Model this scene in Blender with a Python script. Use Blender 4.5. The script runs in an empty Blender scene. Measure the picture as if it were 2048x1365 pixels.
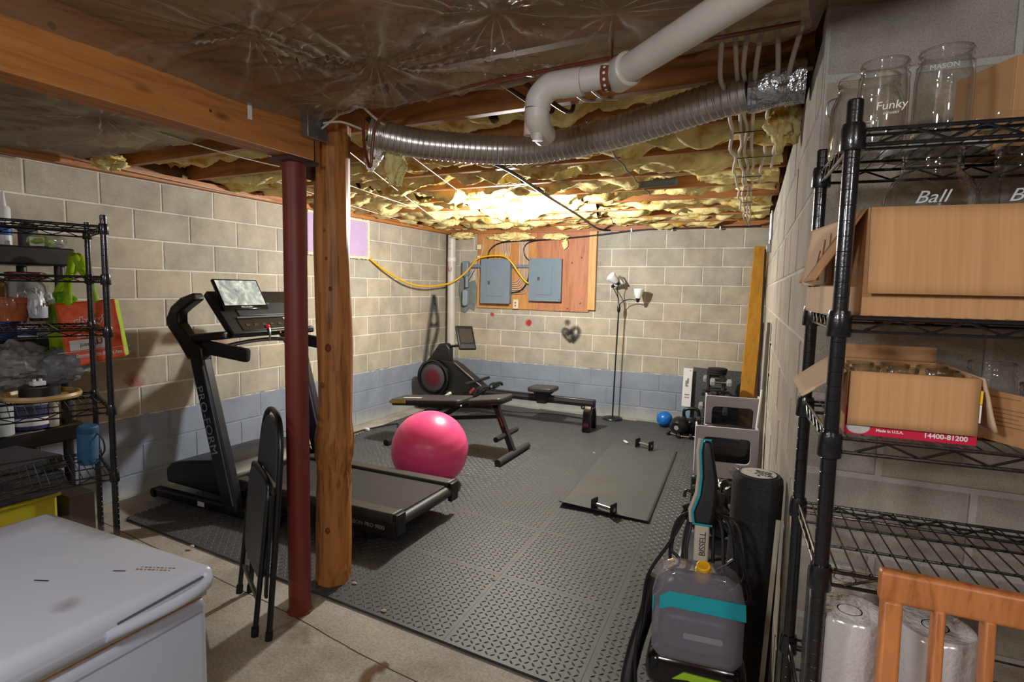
import bpy, bmesh, math, random
from mathutils import Vector, Matrix, noise, Euler
random.seed(7)
S = bpy.context.scene
COL = S.collection
# ---------------------------------------------------------------- camera, world, lights, exposure
F = 1133.76
cam = bpy.data.cameras.new('camera')
cam.sensor_width = 36.0
cam.lens = F * 36.0 / 2048.0
cam.clip_start = 0.02
camo = bpy.data.objects.new('camera', cam)
COL.objects.link(camo)
yaw, pit, rol = .4312, .0928, .0218
fw = Vector((-math.sin(yaw) * math.cos(pit), math.cos(yaw) * math.cos(pit), -math.sin(pit)))
rt = Vector((math.cos(yaw), math.sin(yaw), 0))
up = rt.cross(fw)
r2 = math.cos(rol) * rt + math.sin(rol) * up
u2 = -math.sin(rol) * rt + math.cos(rol) * up
camo.matrix_world = Matrix(((r2.x, u2.x, -fw.x, 3.9709), (r2.y, u2.y, -fw.y, -6.5407), (r2.z, u2.z, -fw.z, 1.5008), (0, 0, 0, 1)))
S.camera = camo
w = bpy.data.worlds.new('basement_air')
S.world = w
w.use_nodes = True
w.node_tree.nodes['Background'].inputs[0].default_value = (.9, .92, 1, 1)
w.node_tree.nodes['Background'].inputs[1].default_value = .02
S.view_settings.view_transform = 'Standard'
S.view_settings.look = 'None'
S.view_settings.gamma = 1.0
S.view_settings.use_curve_mapping = False
S.view_settings.exposure = 0.0
S.cycles.use_denoising = True
S.cycles.max_bounces = 8
S.cycles.diffuse_bounces = 4
S.cycles.transparent_max_bounces = 24
S.cycles.caustics_reflective = False
S.cycles.caustics_refractive = False
S.cycles.sample_clamp_indirect = 4.0


def light(name, loc, e, r, col=(1, 1, 1)):
    l = bpy.data.lights.new(name, 'POINT')
    l.energy = e
    l.shadow_soft_size = r
    l.color = col
    o = bpy.data.objects.new(name, l)
    o.location = loc
    COL.objects.link(o)
    return o


light('gym_bulb_light', (1.92, -2.10, 2.045), 220, .045, (1.0, .985, .96))
light('photographers_lamp', (3.45, -6.85, 1.78), 36, .09, (.95, .97, 1))
light('near_right_light', (4.75, -7.3, 2.02), 38, .07, (.97, .97, 1))  # unseen lamp right of the camera, placed from the carton flap's shadow
light('rear_fill_light', (1.5, -8.2, 2.1), 44, .08, (.96, .97, 1))  # unseen lamp added as general fill for the near room


# ---------------------------------------------------------------- helpers
def lin(c):
    return tuple((v / 255 / 12.92 if v / 255 <= .04045 else ((v / 255 + .055) / 1.055) ** 2.4) for v in c) + (1,)


MATS = {}


def nt(name):
    m = bpy.data.materials.new(name)
    m.use_nodes = True
    t = m.node_tree
    b = t.nodes['Principled BSDF']
    MATS[name] = m
    return m, t, b


def N(t, typ, **kw):
    n = t.nodes.new(typ)
    for k, v in kw.items():
        if k in ('operation', 'blend_type', 'data_type', 'noise_dimensions', 'feature', 'mode', 'wave_type', 'bands_direction', 'interpolation', 'distance', 'vector_type'):
            setattr(n, k, v)
        else:
            n.inputs[k].default_value = v
    return n


def ramp(t, stops):
    r = t.nodes.new('ShaderNodeValToRGB')
    e = r.color_ramp.elements
    e[0].position, e[0].color = stops[0]
    e[1].position, e[1].color = stops[-1]
    for p, c in stops[1:-1]:
        x = e.new(p)
        x.color = c
    return r


def coords(t, stretch=None, kind='Object'):
    tc = t.nodes.new('ShaderNodeTexCoord')
    if kind != 'World':
        out = tc.outputs[kind]
    else:
        out = t.nodes.new('ShaderNodeNewGeometry').outputs['Position']
    if stretch:
        mp = t.nodes.new('ShaderNodeMapping')
        mp.inputs['Scale'].default_value = stretch
        t.links.new(out, mp.inputs[0])
        out = mp.outputs[0]
    return out


def scale_col(c, k):
    return tuple(min(1, v * k) for v in c[:3]) + (1,)


def M(name, col, rough=.5, metal=0, var=0, vs=8, stretch=None, bump=0, bs=60, rnd=0, spec=.5, coat=0, emit=0, space='Object', detail=4):
    """plain surface with grain: noise colour variation, noise bump, per-object variation"""
    m, t, b = nt(name)
    c = lin(col)
    b.inputs['Base Color'].default_value = c
    b.inputs['Roughness'].default_value = rough
    b.inputs['Metallic'].default_value = metal
    b.inputs['Specular IOR Level'].default_value = spec
    b.inputs['Coat Weight'].default_value = coat
    L = t.links.new
    co = coords(t, stretch, space) if (var or bump) else None
    src = None
    if var:
        n = N(t, 'ShaderNodeTexNoise', Scale=vs, Detail=detail, Roughness=.6)
        L(co, n.inputs['Vector'])
        r = ramp(t, [(.3, scale_col(c, 1 - var)), (.7, scale_col(c, 1 + var))])
        L(n.outputs['Fac'], r.inputs[0])
        src = r.outputs[0]
    if rnd:
        oi = t.nodes.new('ShaderNodeObjectInfo')
        mr = N(t, 'ShaderNodeMapRange')
        mr.inputs['To Min'].default_value = 1 - rnd
        mr.inputs['To Max'].default_value = 1 + rnd
        L(oi.outputs['Random'], mr.inputs['Value'])
        hs = t.nodes.new('ShaderNodeHueSaturation')
        hs.inputs['Color'].default_value = c
        if src:
            L(src, hs.inputs['Color'])
        L(mr.outputs[0], hs.inputs['Value'])
        src = hs.outputs[0]
    if src:
        L(src, b.inputs['Base Color'])
    if bump:
        n = N(t, 'ShaderNodeTexNoise', Scale=bs, Detail=3)
        L(co, n.inputs['Vector'])
        bp = N(t, 'ShaderNodeBump', Strength=bump, Distance=.01)
        L(n.outputs['Fac'], bp.inputs['Height'])
        L(bp.outputs[0], b.inputs['Normal'])
    if emit:
        b.inputs['Emission Color'].default_value = c
        b.inputs['Emission Strength'].default_value = emit
    return m


def wood(name, dark, light_, stretch=(1, 14, 14), rough=.55, scale=2.2, knots=True, rnd=.08):
    m, t, b = nt(name)
    L = t.links.new
    co = coords(t, stretch)
    n1 = N(t, 'ShaderNodeTexNoise', Scale=scale, Detail=6, Roughness=.65, Distortion=.6)
    L(co, n1.inputs['Vector'])
    r = ramp(t, [(.28, lin(dark)), (.5, scale_col(lin(light_), .82)), (.72, lin(light_))])
    L(n1.outputs['Fac'], r.inputs[0])
    src = r.outputs[0]
    if knots:
        v = N(t, 'ShaderNodeTexVoronoi', Scale=1.0)
        v.inputs['Randomness'].default_value = 1
        mp = coords(t, tuple(min(s, 5.5) if s > 1.5 else 2.1 for s in stretch))
        L(mp, v.inputs['Vector'])
        rk = ramp(t, [(.03, (0, 0, 0, 1)), (.10, (1, 1, 1, 1))])
        L(v.outputs['Distance'], rk.inputs[0])
        mx = N(t, 'ShaderNodeMixRGB')
        mx.inputs[1].default_value = scale_col(lin(dark), .45)
        L(rk.outputs[0], mx.inputs[0])
        L(src, mx.inputs[2])
        src = mx.outputs[0]
    oi = t.nodes.new('ShaderNodeObjectInfo')
    mr = N(t, 'ShaderNodeMapRange')
    mr.inputs['To Min'].default_value = 1 - rnd
    mr.inputs['To Max'].default_value = 1 + rnd
    L(oi.outputs['Random'], mr.inputs['Value'])
    hs = t.nodes.new('ShaderNodeHueSaturation')
    L(src, hs.inputs['Color'])
    L(mr.outputs[0], hs.inputs['Value'])
    L(hs.outputs[0], b.inputs['Base Color'])
    b.inputs['Roughness'].default_value = rough
    bp = N(t, 'ShaderNodeBump', Strength=.25, Distance=.004)
    L(n1.outputs['Fac'], bp.inputs['Height'])
    L(bp.outputs[0], b.inputs['Normal'])
    return m


def reflect(t, lw, base=.055, amount=1.0, power=3.2):
    """share of light mirrored by a thin wall: same from both faces"""
    p = N(t, 'ShaderNodeMath', operation='POWER')
    p.inputs[1].default_value = power
    t.links.new(lw.outputs['Facing'], p.inputs[0])
    m = N(t, 'ShaderNodeMath', operation='MULTIPLY_ADD')
    m.inputs[1].default_value = amount
    m.inputs[2].default_value = base
    t.links.new(p.outputs[0], m.inputs[0])
    return m.outputs[0]


def glass(name, tint=(.988, .992, .988), rough=.02, edge=.72, haze=0, hazecol=(200, 200, 205)):
    """thin clear wall: see-through, reflecting by angle"""
    m, t, b = nt(name)
    L = t.links.new
    t.nodes.remove(b)
    out = t.nodes['Material Output']
    lw = N(t, 'ShaderNodeLayerWeight', Blend=.5)
    tr = t.nodes.new('ShaderNodeBsdfTransparent')
    rc = ramp(t, [(.0, tint + (1,)), (.70, tint + (1,)), (1, tuple(edge * v for v in tint) + (1,))])
    L(lw.outputs['Facing'], rc.inputs[0])
    L(rc.outputs[0], tr.inputs[0])
    gl = N(t, 'ShaderNodeBsdfGlossy', Roughness=rough)
    fr = reflect(t, lw)
    mx = t.nodes.new('ShaderNodeMixShader')
    L(fr, mx.inputs[0])
    L(tr.outputs[0], mx.inputs[1])
    L(gl.outputs[0], mx.inputs[2])
    last = mx.outputs[0]
    if haze:
        df = t.nodes.new('ShaderNodeBsdfDiffuse')
        df.inputs[0].default_value = lin(hazecol)
        m2 = t.nodes.new('ShaderNodeMixShader')
        m2.inputs[0].default_value = haze
        L(last, m2.inputs[1])
        L(df.outputs[0], m2.inputs[2])
        last = m2.outputs[0]
    L(last, out.inputs[0])
    return m


def put(o, parent=None, label=None, cat=None, group=None, kind=None):
    if parent:
        o.parent = parent
    if label:
        o['label'] = label
    if cat:
        o['category'] = cat
    if group:
        o['group'] = group
    if kind:
        o['kind'] = kind
    return o


ROOTM = {}


def thing(name, label, cat, loc=(0, 0, 0), rz=0, group=None, kind='thing'):
    o = bpy.data.objects.new(name, None)
    o.empty_display_size = .05
    o.location = loc
    o.rotation_euler = (0, 0, rz)
    COL.objects.link(o)
    ROOTM[o] = Matrix.Translation(loc) @ Matrix.Rotation(rz, 4, 'Z')
    put(o, None, label, cat, group, kind)
    return o


def rootm(o):
    while o is not None:
        if o in ROOTM:
            return ROOTM[o]
        o = o.parent
    return Matrix()


def V(*a):
    return Vector(a[0]) if len(a) == 1 else Vector(a)


class MB:
    """collects shapes; build() links them as one mesh object"""

    def __init__(s, M=None):
        s.v, s.f, s.M = [], [], M

    def add(s, vs, fs, M=None):
        n = len(s.v)
        for p in vs:
            p = Vector(p)
            if M is not None:
                p = M @ p
            if s.M is not None:
                p = s.M @ p
            s.v.append(p)
        s.f += [tuple(i + n for i in f) for f in fs]
        return s

    def box(s, c, d, rot=None, taper=1.0):
        x, y, z = d[0] / 2, d[1] / 2, d[2] / 2
        k = taper
        vs = [(-x, -y, -z), (x, -y, -z), (x, y, -z), (-x, y, -z), (-x * k, -y * k, z), (x * k, -y * k, z), (x * k, y * k, z), (-x * k, y * k, z)]
        R = Matrix.Translation(c)
        if rot is not None:
            R = R @ (rot if isinstance(rot, Matrix) else Euler(rot).to_matrix().to_4x4())
        return s.add(vs, [(3, 2, 1, 0), (4, 5, 6, 7), (0, 1, 5, 4), (1, 2, 6, 5), (2, 3, 7, 6), (3, 0, 4, 7)], R)

    def span(s, a, b):
        a, b = Vector(a), Vector(b)
        return s.box((a + b) / 2, [abs(q) for q in (b - a)])

    def bar(s, a, b, w, h, upv=(0, 0, 1)):
        """box from a to b with width w and height h"""
        a, b = Vector(a), Vector(b)
        d = b - a
        x = d.normalized()
        y = Vector(upv).cross(x)
        if y.length < 1e-4:
            y = Vector((0, 1, 0)).cross(x)
        y.normalize()
        z = x.cross(y)
        R = Matrix(((x.x, y.x, z.x, 0), (x.y, y.y, z.y, 0), (x.z, y.z, z.z, 0), (0, 0, 0, 1)))
        return s.box((a + b) / 2, (d.length, w, h), R)

    def tube(s, pts, r, n=8, closed=False, cap=True, radii=None):
        pts = [Vector(p) for p in pts]
        m = len(pts)
        rings, prev = [], None
        for i, p in enumerate(pts):
            if closed:
                d = pts[(i + 1) % m] - pts[i - 1]
            else:
                d = pts[min(i + 1, m - 1)] - pts[max(i - 1, 0)]
            if d.length < 1e-9:
                d = Vector((0, 0, 1))
            d.normalize()
            if prev is None:
                q = Vector((0, 0, 1)) if abs(d.z) < .9 else Vector((1, 0, 0))
                a = d.cross(q).normalized()
            else:
                a = prev - d * prev.dot(d)
                if a.length < 1e-6:
                    a = d.orthogonal()
                a.normalize()
            prev = a
            b = d.cross(a)
            rr = radii[i] if radii else r
            rings.append([p + (a * math.cos(2 * math.pi * k / n) + b * math.sin(2 * math.pi * k / n)) * rr for k in range(n)])
        vs = [p for ring in rings for p in ring]
        fs = []
        for i in range(m if closed else m - 1):
            j = (i + 1) % m
            for k in range(n):
                fs.append((i * n + k, i * n + (k + 1) % n, j * n + (k + 1) % n, j * n + k))
        if cap and not closed:
            fs.append(tuple(reversed(range(n))))
            fs.append(tuple(range((m - 1) * n, m * n)))
        return s.add(vs, fs)

    def cyl(s, a, b, r, r1=None, n=16):
        return s.tube([a, b], r, n, radii=[r, r if r1 is None else r1])

    def lathe(s, prof, base=(0, 0, 0), n=24, axis=(0, 0, 1), closed=False):
        ax = Vector(axis).normalized()
        a = ax.orthogonal().normalized()
        b = ax.cross(a)
        base = Vector(base)
        vs, fs = [], []
        m = len(prof)
        for r, z in prof:
            for k in range(n):
                t = 2 * math.pi * k / n
                vs.append(base + ax * z + (a * math.cos(t) + b * math.sin(t)) * r)
        for i in range(m if closed else m - 1):
            j = (i + 1) % m
            for k in range(n):
                fs.append((i * n + k, i * n + (k + 1) % n, j * n + (k + 1) % n, j * n + k))
        if not closed:
            if prof[0][0] > 1e-6:
                fs.append(tuple(reversed(range(n))))
            if prof[-1][0] > 1e-6:
                fs.append(tuple(range((m - 1) * n, m * n)))
        return s.add(vs, fs)

    def sphere(s, c, r, n=24, m=12, sc=(1, 1, 1)):
        c = Vector(c)
        vs, fs = [], []
        for i in range(m + 1):
            ph = math.pi * i / m
            for k in range(n):
                t = 2 * math.pi * k / n
                vs.append(c + Vector((math.sin(ph) * math.cos(t) * r * sc[0], math.sin(ph) * math.sin(t) * r * sc[1], math.cos(ph) * r * sc[2])))
        for i in range(m):
            for k in range(n):
                fs.append((i * n + k, (i + 1) * n + k, (i + 1) * n + (k + 1) % n, i * n + (k + 1) % n))
        return s.add(vs, fs)

    def prism(s, poly, depth, M):
        """polygon in local xy, extruded by depth along local z"""
        n = len(poly)
        vs = [(p[0], p[1], 0) for p in poly] + [(p[0], p[1], depth) for p in poly]
        fs = [tuple(reversed(range(n))), tuple(range(n, 2 * n))]
        fs += [(i, (i + 1) % n, n + (i + 1) % n, n + i) for i in range(n)]
        return s.add(vs, fs, M)

    def hexa(s, p):
        """eight corners: bottom ring 0-3, top ring 4-7"""
        return s.add(p, [(3, 2, 1, 0), (4, 5, 6, 7), (0, 1, 5, 4), (1, 2, 6, 5), (2, 3, 7, 6), (3, 0, 4, 7)])

    def grid(s, fn, nu, nv):
        vs = [fn(i / nu, j / nv) for i in range(nu + 1) for j in range(nv + 1)]
        fs = [(i * (nv + 1) + j, (i + 1) * (nv + 1) + j, (i + 1) * (nv + 1) + j + 1, i * (nv + 1) + j + 1) for i in range(nu) for j in range(nv)]
        return s.add(vs, fs)

    def mesh(s, name, mat=None, parent=None, smooth=40):
        me = bpy.data.meshes.new(name)
        vs = s.v
        if parent is not None:
            I = rootm(parent).inverted()
            vs = [I @ p for p in vs]
        me.from_pydata([tuple(p) for p in vs], [], s.f)
        bm = bmesh.new()
        bm.from_mesh(me)
        bmesh.ops.recalc_face_normals(bm, faces=bm.faces)
        bm.to_mesh(me)
        bm.free()
        if mat:
            me.materials.append(mat)
        if smooth:
            me.shade_smooth()
            me.set_sharp_from_angle(angle=math.radians(smooth))
        return me

    def build(s, name, mat, parent=None, bev=0, seg=2, smooth=40, label=None, cat=None, group=None, kind=None, sub=0, solid=0):
        me = s.mesh(name, mat, parent, smooth)
        o = bpy.data.objects.new(name, me)
        COL.objects.link(o)
        put(o, parent, label, cat, group, kind)
        if solid:
            md = o.modifiers.new('thickness', 'SOLIDIFY')
            md.thickness = solid
            md.offset = 0
        if bev:
            md = o.modifiers.new('edges', 'BEVEL')
            md.width = bev
            md.segments = seg
            md.limit_method = 'ANGLE'
            md.angle_limit = math.radians(38)
            md.harden_normals = False
        if sub:
            md = o.modifiers.new('smooth', 'SUBSURF')
            md.levels = md.render_levels = sub
        return o


def spline(pts, k=8, closed=False):
    pts = [Vector(p) for p in pts]
    n = len(pts)
    out = []
    for i in range(n if closed else n - 1):
        if closed:
            p0, p1, p2, p3 = pts[i - 1], pts[i], pts[(i + 1) % n], pts[(i + 2) % n]
        else:
            p0, p1, p2, p3 = pts[max(i - 1, 0)], pts[i], pts[i + 1], pts[min(i + 2, n - 1)]
        for j in range(k):
            t = j / k
            out.append(.5 * ((2 * p1) + (-p0 + p2) * t + (2 * p0 - 5 * p1 + 4 * p2 - p3) * t * t + (-p0 + 3 * p1 - 3 * p2 + p3) * t ** 3))
    if not closed:
        out.append(pts[-1])
    return out


def basis(o, x, y):
    x = Vector(x).normalized()
    y = Vector(y)
    y = (y - x * y.dot(x)).normalized()
    z = x.cross(y)
    o = Vector(o)
    return Matrix(((x.x, y.x, z.x, o.x), (x.y, y.y, z.y, o.y), (x.z, y.z, z.z, o.z), (0, 0, 0, 1)))


FONT = None


def text(body, size, o, x, y, mat, parent, ext=.0006, align='LEFT', shear=0, bold=0, name='lettering', space=1.0):
    cu = bpy.data.curves.new(name, 'FONT')
    cu.body = body
    cu.size = size
    cu.extrude = ext
    cu.align_x = align
    cu.shear = shear
    cu.offset = bold
    cu.space_character = space
    cu.resolution_u = 3
    tmp = bpy.data.objects.new(name, cu)
    COL.objects.link(tmp)
    dg = bpy.context.evaluated_depsgraph_get()
    me = bpy.data.meshes.new_from_object(tmp.evaluated_get(dg))
    bpy.data.objects.remove(tmp)
    me.name = name
    me.materials.clear()
    me.materials.append(mat)
    ob = bpy.data.objects.new(name, me)
    COL.objects.link(ob)
    ob.parent = parent
    ob.matrix_local = rootm(parent).inverted() @ basis(o, x, y)
    return ob


def dup(root, loc, rz=0, label=None, group=None):
    r = root.copy()
    COL.objects.link(r)
    r.location = loc
    r.rotation_euler = (0, 0, rz)
    if label:
        r['label'] = label
    if group:
        r['group'] = group
    for ch in list(root.children):
        c = ch.copy()
        COL.objects.link(c)
        c.parent = r
        for g in list(ch.children):
            d = g.copy()
            COL.objects.link(d)
            d.parent = c
    return r


def rrect(w, h, r, n=5):
    """rounded rectangle outline centred on 0"""
    out = []
    for cx, cy, a in ((w / 2 - r, h / 2 - r, 0), (-w / 2 + r, h / 2 - r, 90), (-w / 2 + r, -h / 2 + r, 180), (w / 2 - r, -h / 2 + r, 270)):
        for i in range(n + 1):
            t = math.radians(a + 90 * i / n)
            out.append((cx + r * math.cos(t), cy + r * math.sin(t)))
    return out

# ---------------------------------------------------------------- materials
def block_mat(name, c1, c2, blue=True, rough=.9, speck=.12, border=.559):
    m, t, b = nt(name)
    L = t.links.new
    pos = coords(t, None, 'World')
    oi = t.nodes.new('ShaderNodeObjectInfo')
    mx = N(t, 'ShaderNodeMixRGB')
    mx.inputs[1].default_value = lin(c1)
    mx.inputs[2].default_value = lin(c2)
    L(oi.outputs['Random'], mx.inputs[0])
    n1 = N(t, 'ShaderNodeTexNoise', Scale=3.2, Detail=5, Roughness=.65)
    L(pos, n1.inputs['Vector'])
    r1 = ramp(t, [(.3, (.72, .72, .72, 1)), (.7, (1.18, 1.17, 1.15, 1))])
    L(n1.outputs['Fac'], r1.inputs[0])
    n2 = N(t, 'ShaderNodeTexNoise', Scale=260, Detail=2, Roughness=.7)
    L(pos, n2.inputs['Vector'])
    r2_ = ramp(t, [(.34, (1 - speck * 2.2,) * 3 + (1,)), (.5, (1, 1, 1, 1)), (.72, (1 + speck,) * 3 + (1,))])
    L(n2.outputs['Fac'], r2_.inputs[0])
    ma = N(t, 'ShaderNodeMixRGB', blend_type='MULTIPLY')
    ma.inputs[0].default_value = 1
    L(mx.outputs[0], ma.inputs[1])
    L(r1.outputs[0], ma.inputs[2])
    mb = N(t, 'ShaderNodeMixRGB', blend_type='MULTIPLY')
    mb.inputs[0].default_value = 1
    L(ma.outputs[0], mb.inputs[1])
    L(r2_.outputs[0], mb.inputs[2])
    src = mb.outputs[0]
    if blue:
        sx = t.nodes.new('ShaderNodeSeparateXYZ')
        L(pos, sx.inputs[0])
        n3 = N(t, 'ShaderNodeTexNoise', Scale=7, Detail=5, Roughness=.7)
        L(pos, n3.inputs['Vector'])
        h = N(t, 'ShaderNodeMath', operation='MULTIPLY_ADD')
        h.inputs[1].default_value = .05
        L(n3.outputs['Fac'], h.inputs[0])
        L(sx.outputs['Z'], h.inputs[2])
        rb = ramp(t, [(.0, (1, 1, 1, 1)), (.5, (1, 1, 1, 1)), (.501, (0, 0, 0, 1))])
        mr = N(t, 'ShaderNodeMapRange')
        mr.inputs['From Min'].default_value = border + .025 - .012
        mr.inputs['From Max'].default_value = border + .025 + .012
        L(h.outputs[0], mr.inputs['Value'])
        L(mr.outputs[0], rb.inputs[0])
        # the bottom course is worn: paint thins towards the floor in patches
        n4 = N(t, 'ShaderNodeTexNoise', Scale=2.6, Detail=6, Roughness=.7)
        L(pos, n4.inputs['Vector'])
        wv = N(t, 'ShaderNodeMath', operation='MULTIPLY_ADD')
        wv.inputs[1].default_value = .42
        L(n4.outputs['Fac'], wv.inputs[0])
        L(sx.outputs['Z'], wv.inputs[2])
        rw = N(t, 'ShaderNodeMapRange')
        rw.inputs['From Min'].default_value = .22
        rw.inputs['From Max'].default_value = .36
        L(wv.outputs[0], rw.inputs['Value'])
        mw = N(t, 'ShaderNodeMixRGB')
        mw.inputs[1].default_value = lin((172, 176, 172))
        mw.inputs[2].default_value = lin((138, 148, 164))
        L(rw.outputs[0], mw.inputs[0])
        mp_ = N(t, 'ShaderNodeMixRGB', blend_type='MULTIPLY')
        mp_.inputs[0].default_value = .55
        L(mw.outputs[0], mp_.inputs[1])
        L(r1.outputs[0], mp_.inputs[2])
        m2 = N(t, 'ShaderNodeMixRGB')
        L(rb.outputs[0], m2.inputs[0])
        L(src, m2.inputs[1])
        L(mp_.outputs[0], m2.inputs[2])
        src = m2.outputs[0]
    L(src, b.inputs['Base Color'])
    b.inputs['Roughness'].default_value = rough
    b.inputs['Specular IOR Level'].default_value = .25
    bp = N(t, 'ShaderNodeBump', Strength=.45, Distance=.004)
    L(n2.outputs['Fac'], bp.inputs['Height'])
    L(bp.outputs[0], b.inputs['Normal'])
    return m


def fibre(name, pale, gold):
    """fibreglass: pale weathered crust over golden torn wool"""
    m, t, b = nt(name)
    L = t.links.new
    pos = coords(t, None, 'World')
    n1 = N(t, 'ShaderNodeTexNoise', Scale=7, Detail=7, Roughness=.62, Distortion=.8)
    L(pos, n1.inputs['Vector'])
    r1 = ramp(t, [(.36, lin(gold)), (.47, scale_col(lin(pale), .86)), (.62, lin(pale))])
    L(n1.outputs['Fac'], r1.inputs[0])
    L(r1.outputs[0], b.inputs['Base Color'])
    b.inputs['Roughness'].default_value = .95
    b.inputs['Specular IOR Level'].default_value = .1
    n2 = N(t, 'ShaderNodeTexNoise', Scale=55, Detail=6, Roughness=.65)
    L(pos, n2.inputs['Vector'])
    bp = N(t, 'ShaderNodeBump', Strength=.7, Distance=.008)
    L(n2.outputs['Fac'], bp.inputs['Height'])
    L(bp.outputs[0], b.inputs['Normal'])
    return m


block_m = block_mat('painted_block', (190, 179, 158), (174, 170, 157))
mortar_m = block_mat('mortar', (220, 216, 204), (220, 216, 204), speck=.06)
rblock_m = block_mat('bare_block', (176, 167, 152), (168, 162, 152), blue=False, speck=.10)
rmortar_m = block_mat('bare_mortar', (186, 182, 174), (190, 186, 178), blue=False, speck=.08)


def concrete():
    m, t, b = nt('concrete_floor')
    L = t.links.new
    pos = coords(t, None, 'World')
    n1 = N(t, 'ShaderNodeTexNoise', Scale=2.2, Detail=8, Roughness=.68)
    L(pos, n1.inputs['Vector'])
    r1 = ramp(t, [(.3, lin((124, 119, 110))), (.5, lin((164, 159, 149))), (.7, lin((188, 185, 177)))])
    L(n1.outputs['Fac'], r1.inputs[0])
    n2 = N(t, 'ShaderNodeTexNoise', Scale=90, Detail=3)
    L(pos, n2.inputs['Vector'])
    r2_ = ramp(t, [(.35, (.78, .78, .78, 1)), (.6, (1.05, 1.05, 1.05, 1))])
    L(n2.outputs['Fac'], r2_.inputs[0])
    ma = N(t, 'ShaderNodeMixRGB', blend_type='MULTIPLY')
    ma.inputs[0].default_value = 1
    L(r1.outputs[0], ma.inputs[1])
    L(r2_.outputs[0], ma.inputs[2])
    L(ma.outputs[0], b.inputs['Base Color'])
    b.inputs['Roughness'].default_value = .78
    bp = N(t, 'ShaderNodeBump', Strength=.3, Distance=.006)
    L(n1.outputs['Fac'], bp.inputs['Height'])
    L(bp.outputs[0], b.inputs['Normal'])
    return m


concrete_m = concrete()
beam_m = wood('beam_wood', (140, 82, 40), (196, 128, 66), (14, 1.2, 14))
joist_m = wood('joist_wood', (120, 72, 34), (182, 120, 66), (1.2, 14, 14))
ply_m = wood('plywood', (158, 96, 46), (206, 146, 86), (6, 1, 1.1), knots=False)
ply2_m = wood('red_plywood', (150, 84, 52), (190, 126, 88), (9, 1, 1.0), knots=True)
log_m = wood('log_wood', (96, 50, 18), (206, 134, 66), (13, 13, .9), rough=.5, scale=2.6)
stud_m = wood('stud_wood', (176, 126, 60), (222, 172, 104), (10, 10, 1.0))
board_m = wood('yellow_board_wood', (170, 112, 20), (206, 148, 48), (14, 14, 1.0), knots=False)
chair_wood = wood('chair_wood', (138, 74, 32), (204, 130, 74), (22, 22, 2.2), rough=.38, knots=False)
deck_m = wood('subfloor_wood', (96, 66, 38), (140, 100, 60), (1, 4, 1))
black_p = M('black_plastic', (22, 22, 24), .42, var=.1, vs=30)
black_s = M('black_satin_metal', (20, 21, 24), .32, bump=.05, bs=90)
black_gloss = M('black_gloss', (12, 12, 14), .14)
black_coat = M('black_wire_coating', (22, 23, 27), .24, bump=.06, bs=220, coat=.4)
dark_grey = M('dark_grey_plastic', (48, 50, 54), .5)
navy_metal = M('treadmill_upright_paint', (28, 33, 42), .36, coat=.2)
belt_m = M('treadmill_belt', (34, 34, 36), .75, bump=.3, bs=200)
rail_m = M('treadmill_rail', (52, 50, 47), .62, stretch=(2, 30, 10), var=.12, vs=10)
rubber = M('black_rubber', (20, 20, 21), .8)
foam_grip = M('black_foam', (26, 27, 30), .92, bump=.25, bs=300)
roller_m = M('speckled_black_foam', (50, 51, 53), .85, var=.5, vs=180, bump=.5, bs=240)
mat_m = M('grey_rubber_mat', (68, 71, 75), .52, var=.10, vs=3, bump=.12, bs=250, space='World', spec=.45)
mat2_m = M('dark_exercise_mat', (71, 74, 77), .54, var=.1, vs=4, bump=.15, bs=220, space='World')
vinyl = M('dark_vinyl', (46, 46, 47), .4, var=.06, vs=20, bump=.15, bs=120)
vinyl_edge = M('black_vinyl', (20, 20, 22), .35)
steel_red = M('red_oxide_paint', (118, 44, 38), .5, var=.14, vs=7, bump=.12, bs=30)
chrome = M('chrome', (200, 202, 206), .14, metal=1)
iron_grey = M('cast_iron_grey', (164, 168, 168), .4, metal=.25, var=.12, vs=15)
galv = M('galvanised_steel', (150, 153, 158), .34, metal=.85, var=.15, vs=20)
duct_m = M('duct_metal', (186, 180, 174), .30, metal=.8, var=.12, vs=14)
foil = M('foil_tape', (180, 180, 184), .22, metal=.95, bump=.9, bs=35)
pvc = M('white_pvc', (205, 200, 190), .4, var=.06, vs=6)
rust = M('rusty_strap', (112, 56, 30), .7, var=.3, vs=30)
white_p = M('white_plastic', (226, 226, 224), .4)
white_en = M('freezer_white_enamel', (192, 199, 214), .36, var=.03, vs=3, coat=.2)
stain_m = M('dried_rust_stain', (148, 116, 76), .8, var=.3, vs=40)
grey_panel = M('panel_grey_paint', (116, 132, 146), .32, var=.04, vs=5)
cable_w = M('white_cable', (196, 184, 166), .5, var=.08, vs=10)
cable_k = M('black_cable', (22, 22, 23), .45)
cable_y = M('yellow_cable', (240, 180, 10), .38)
copper_red = M('brown_red_tube', (110, 50, 34), .28, coat=.3)
purple = M('purple_foam_board', (184, 160, 196), .75, var=.05, vs=6)
spray_foam = M('cream_spray_foam', (222, 214, 180), .85, bump=.8, bs=60)
pink = M('pink_ball_vinyl', (248, 84, 142), .34, bump=.04, bs=200, spec=.5)
pink.node_tree.nodes['Principled BSDF'].inputs['Subsurface Weight'].default_value = .12
blue_ball = M('blue_rubber', (20, 104, 196), .3)
grey_pl = M('grey_moulded_plastic', (178, 176, 184), .5, var=.03, vs=5)
smoky = glass('smoky_plastic', (.40, .41, .45), .12, .5, haze=.25, hazecol=(70, 72, 82))
insul = fibre('yellow_fibreglass', (246, 230, 160), (206, 158, 62))
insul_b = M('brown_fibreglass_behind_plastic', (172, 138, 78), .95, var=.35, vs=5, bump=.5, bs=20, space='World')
card = M('cardboard', (198, 152, 106), .85, stretch=(40, 1, 1), var=.10, vs=4, spec=.15)
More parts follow.
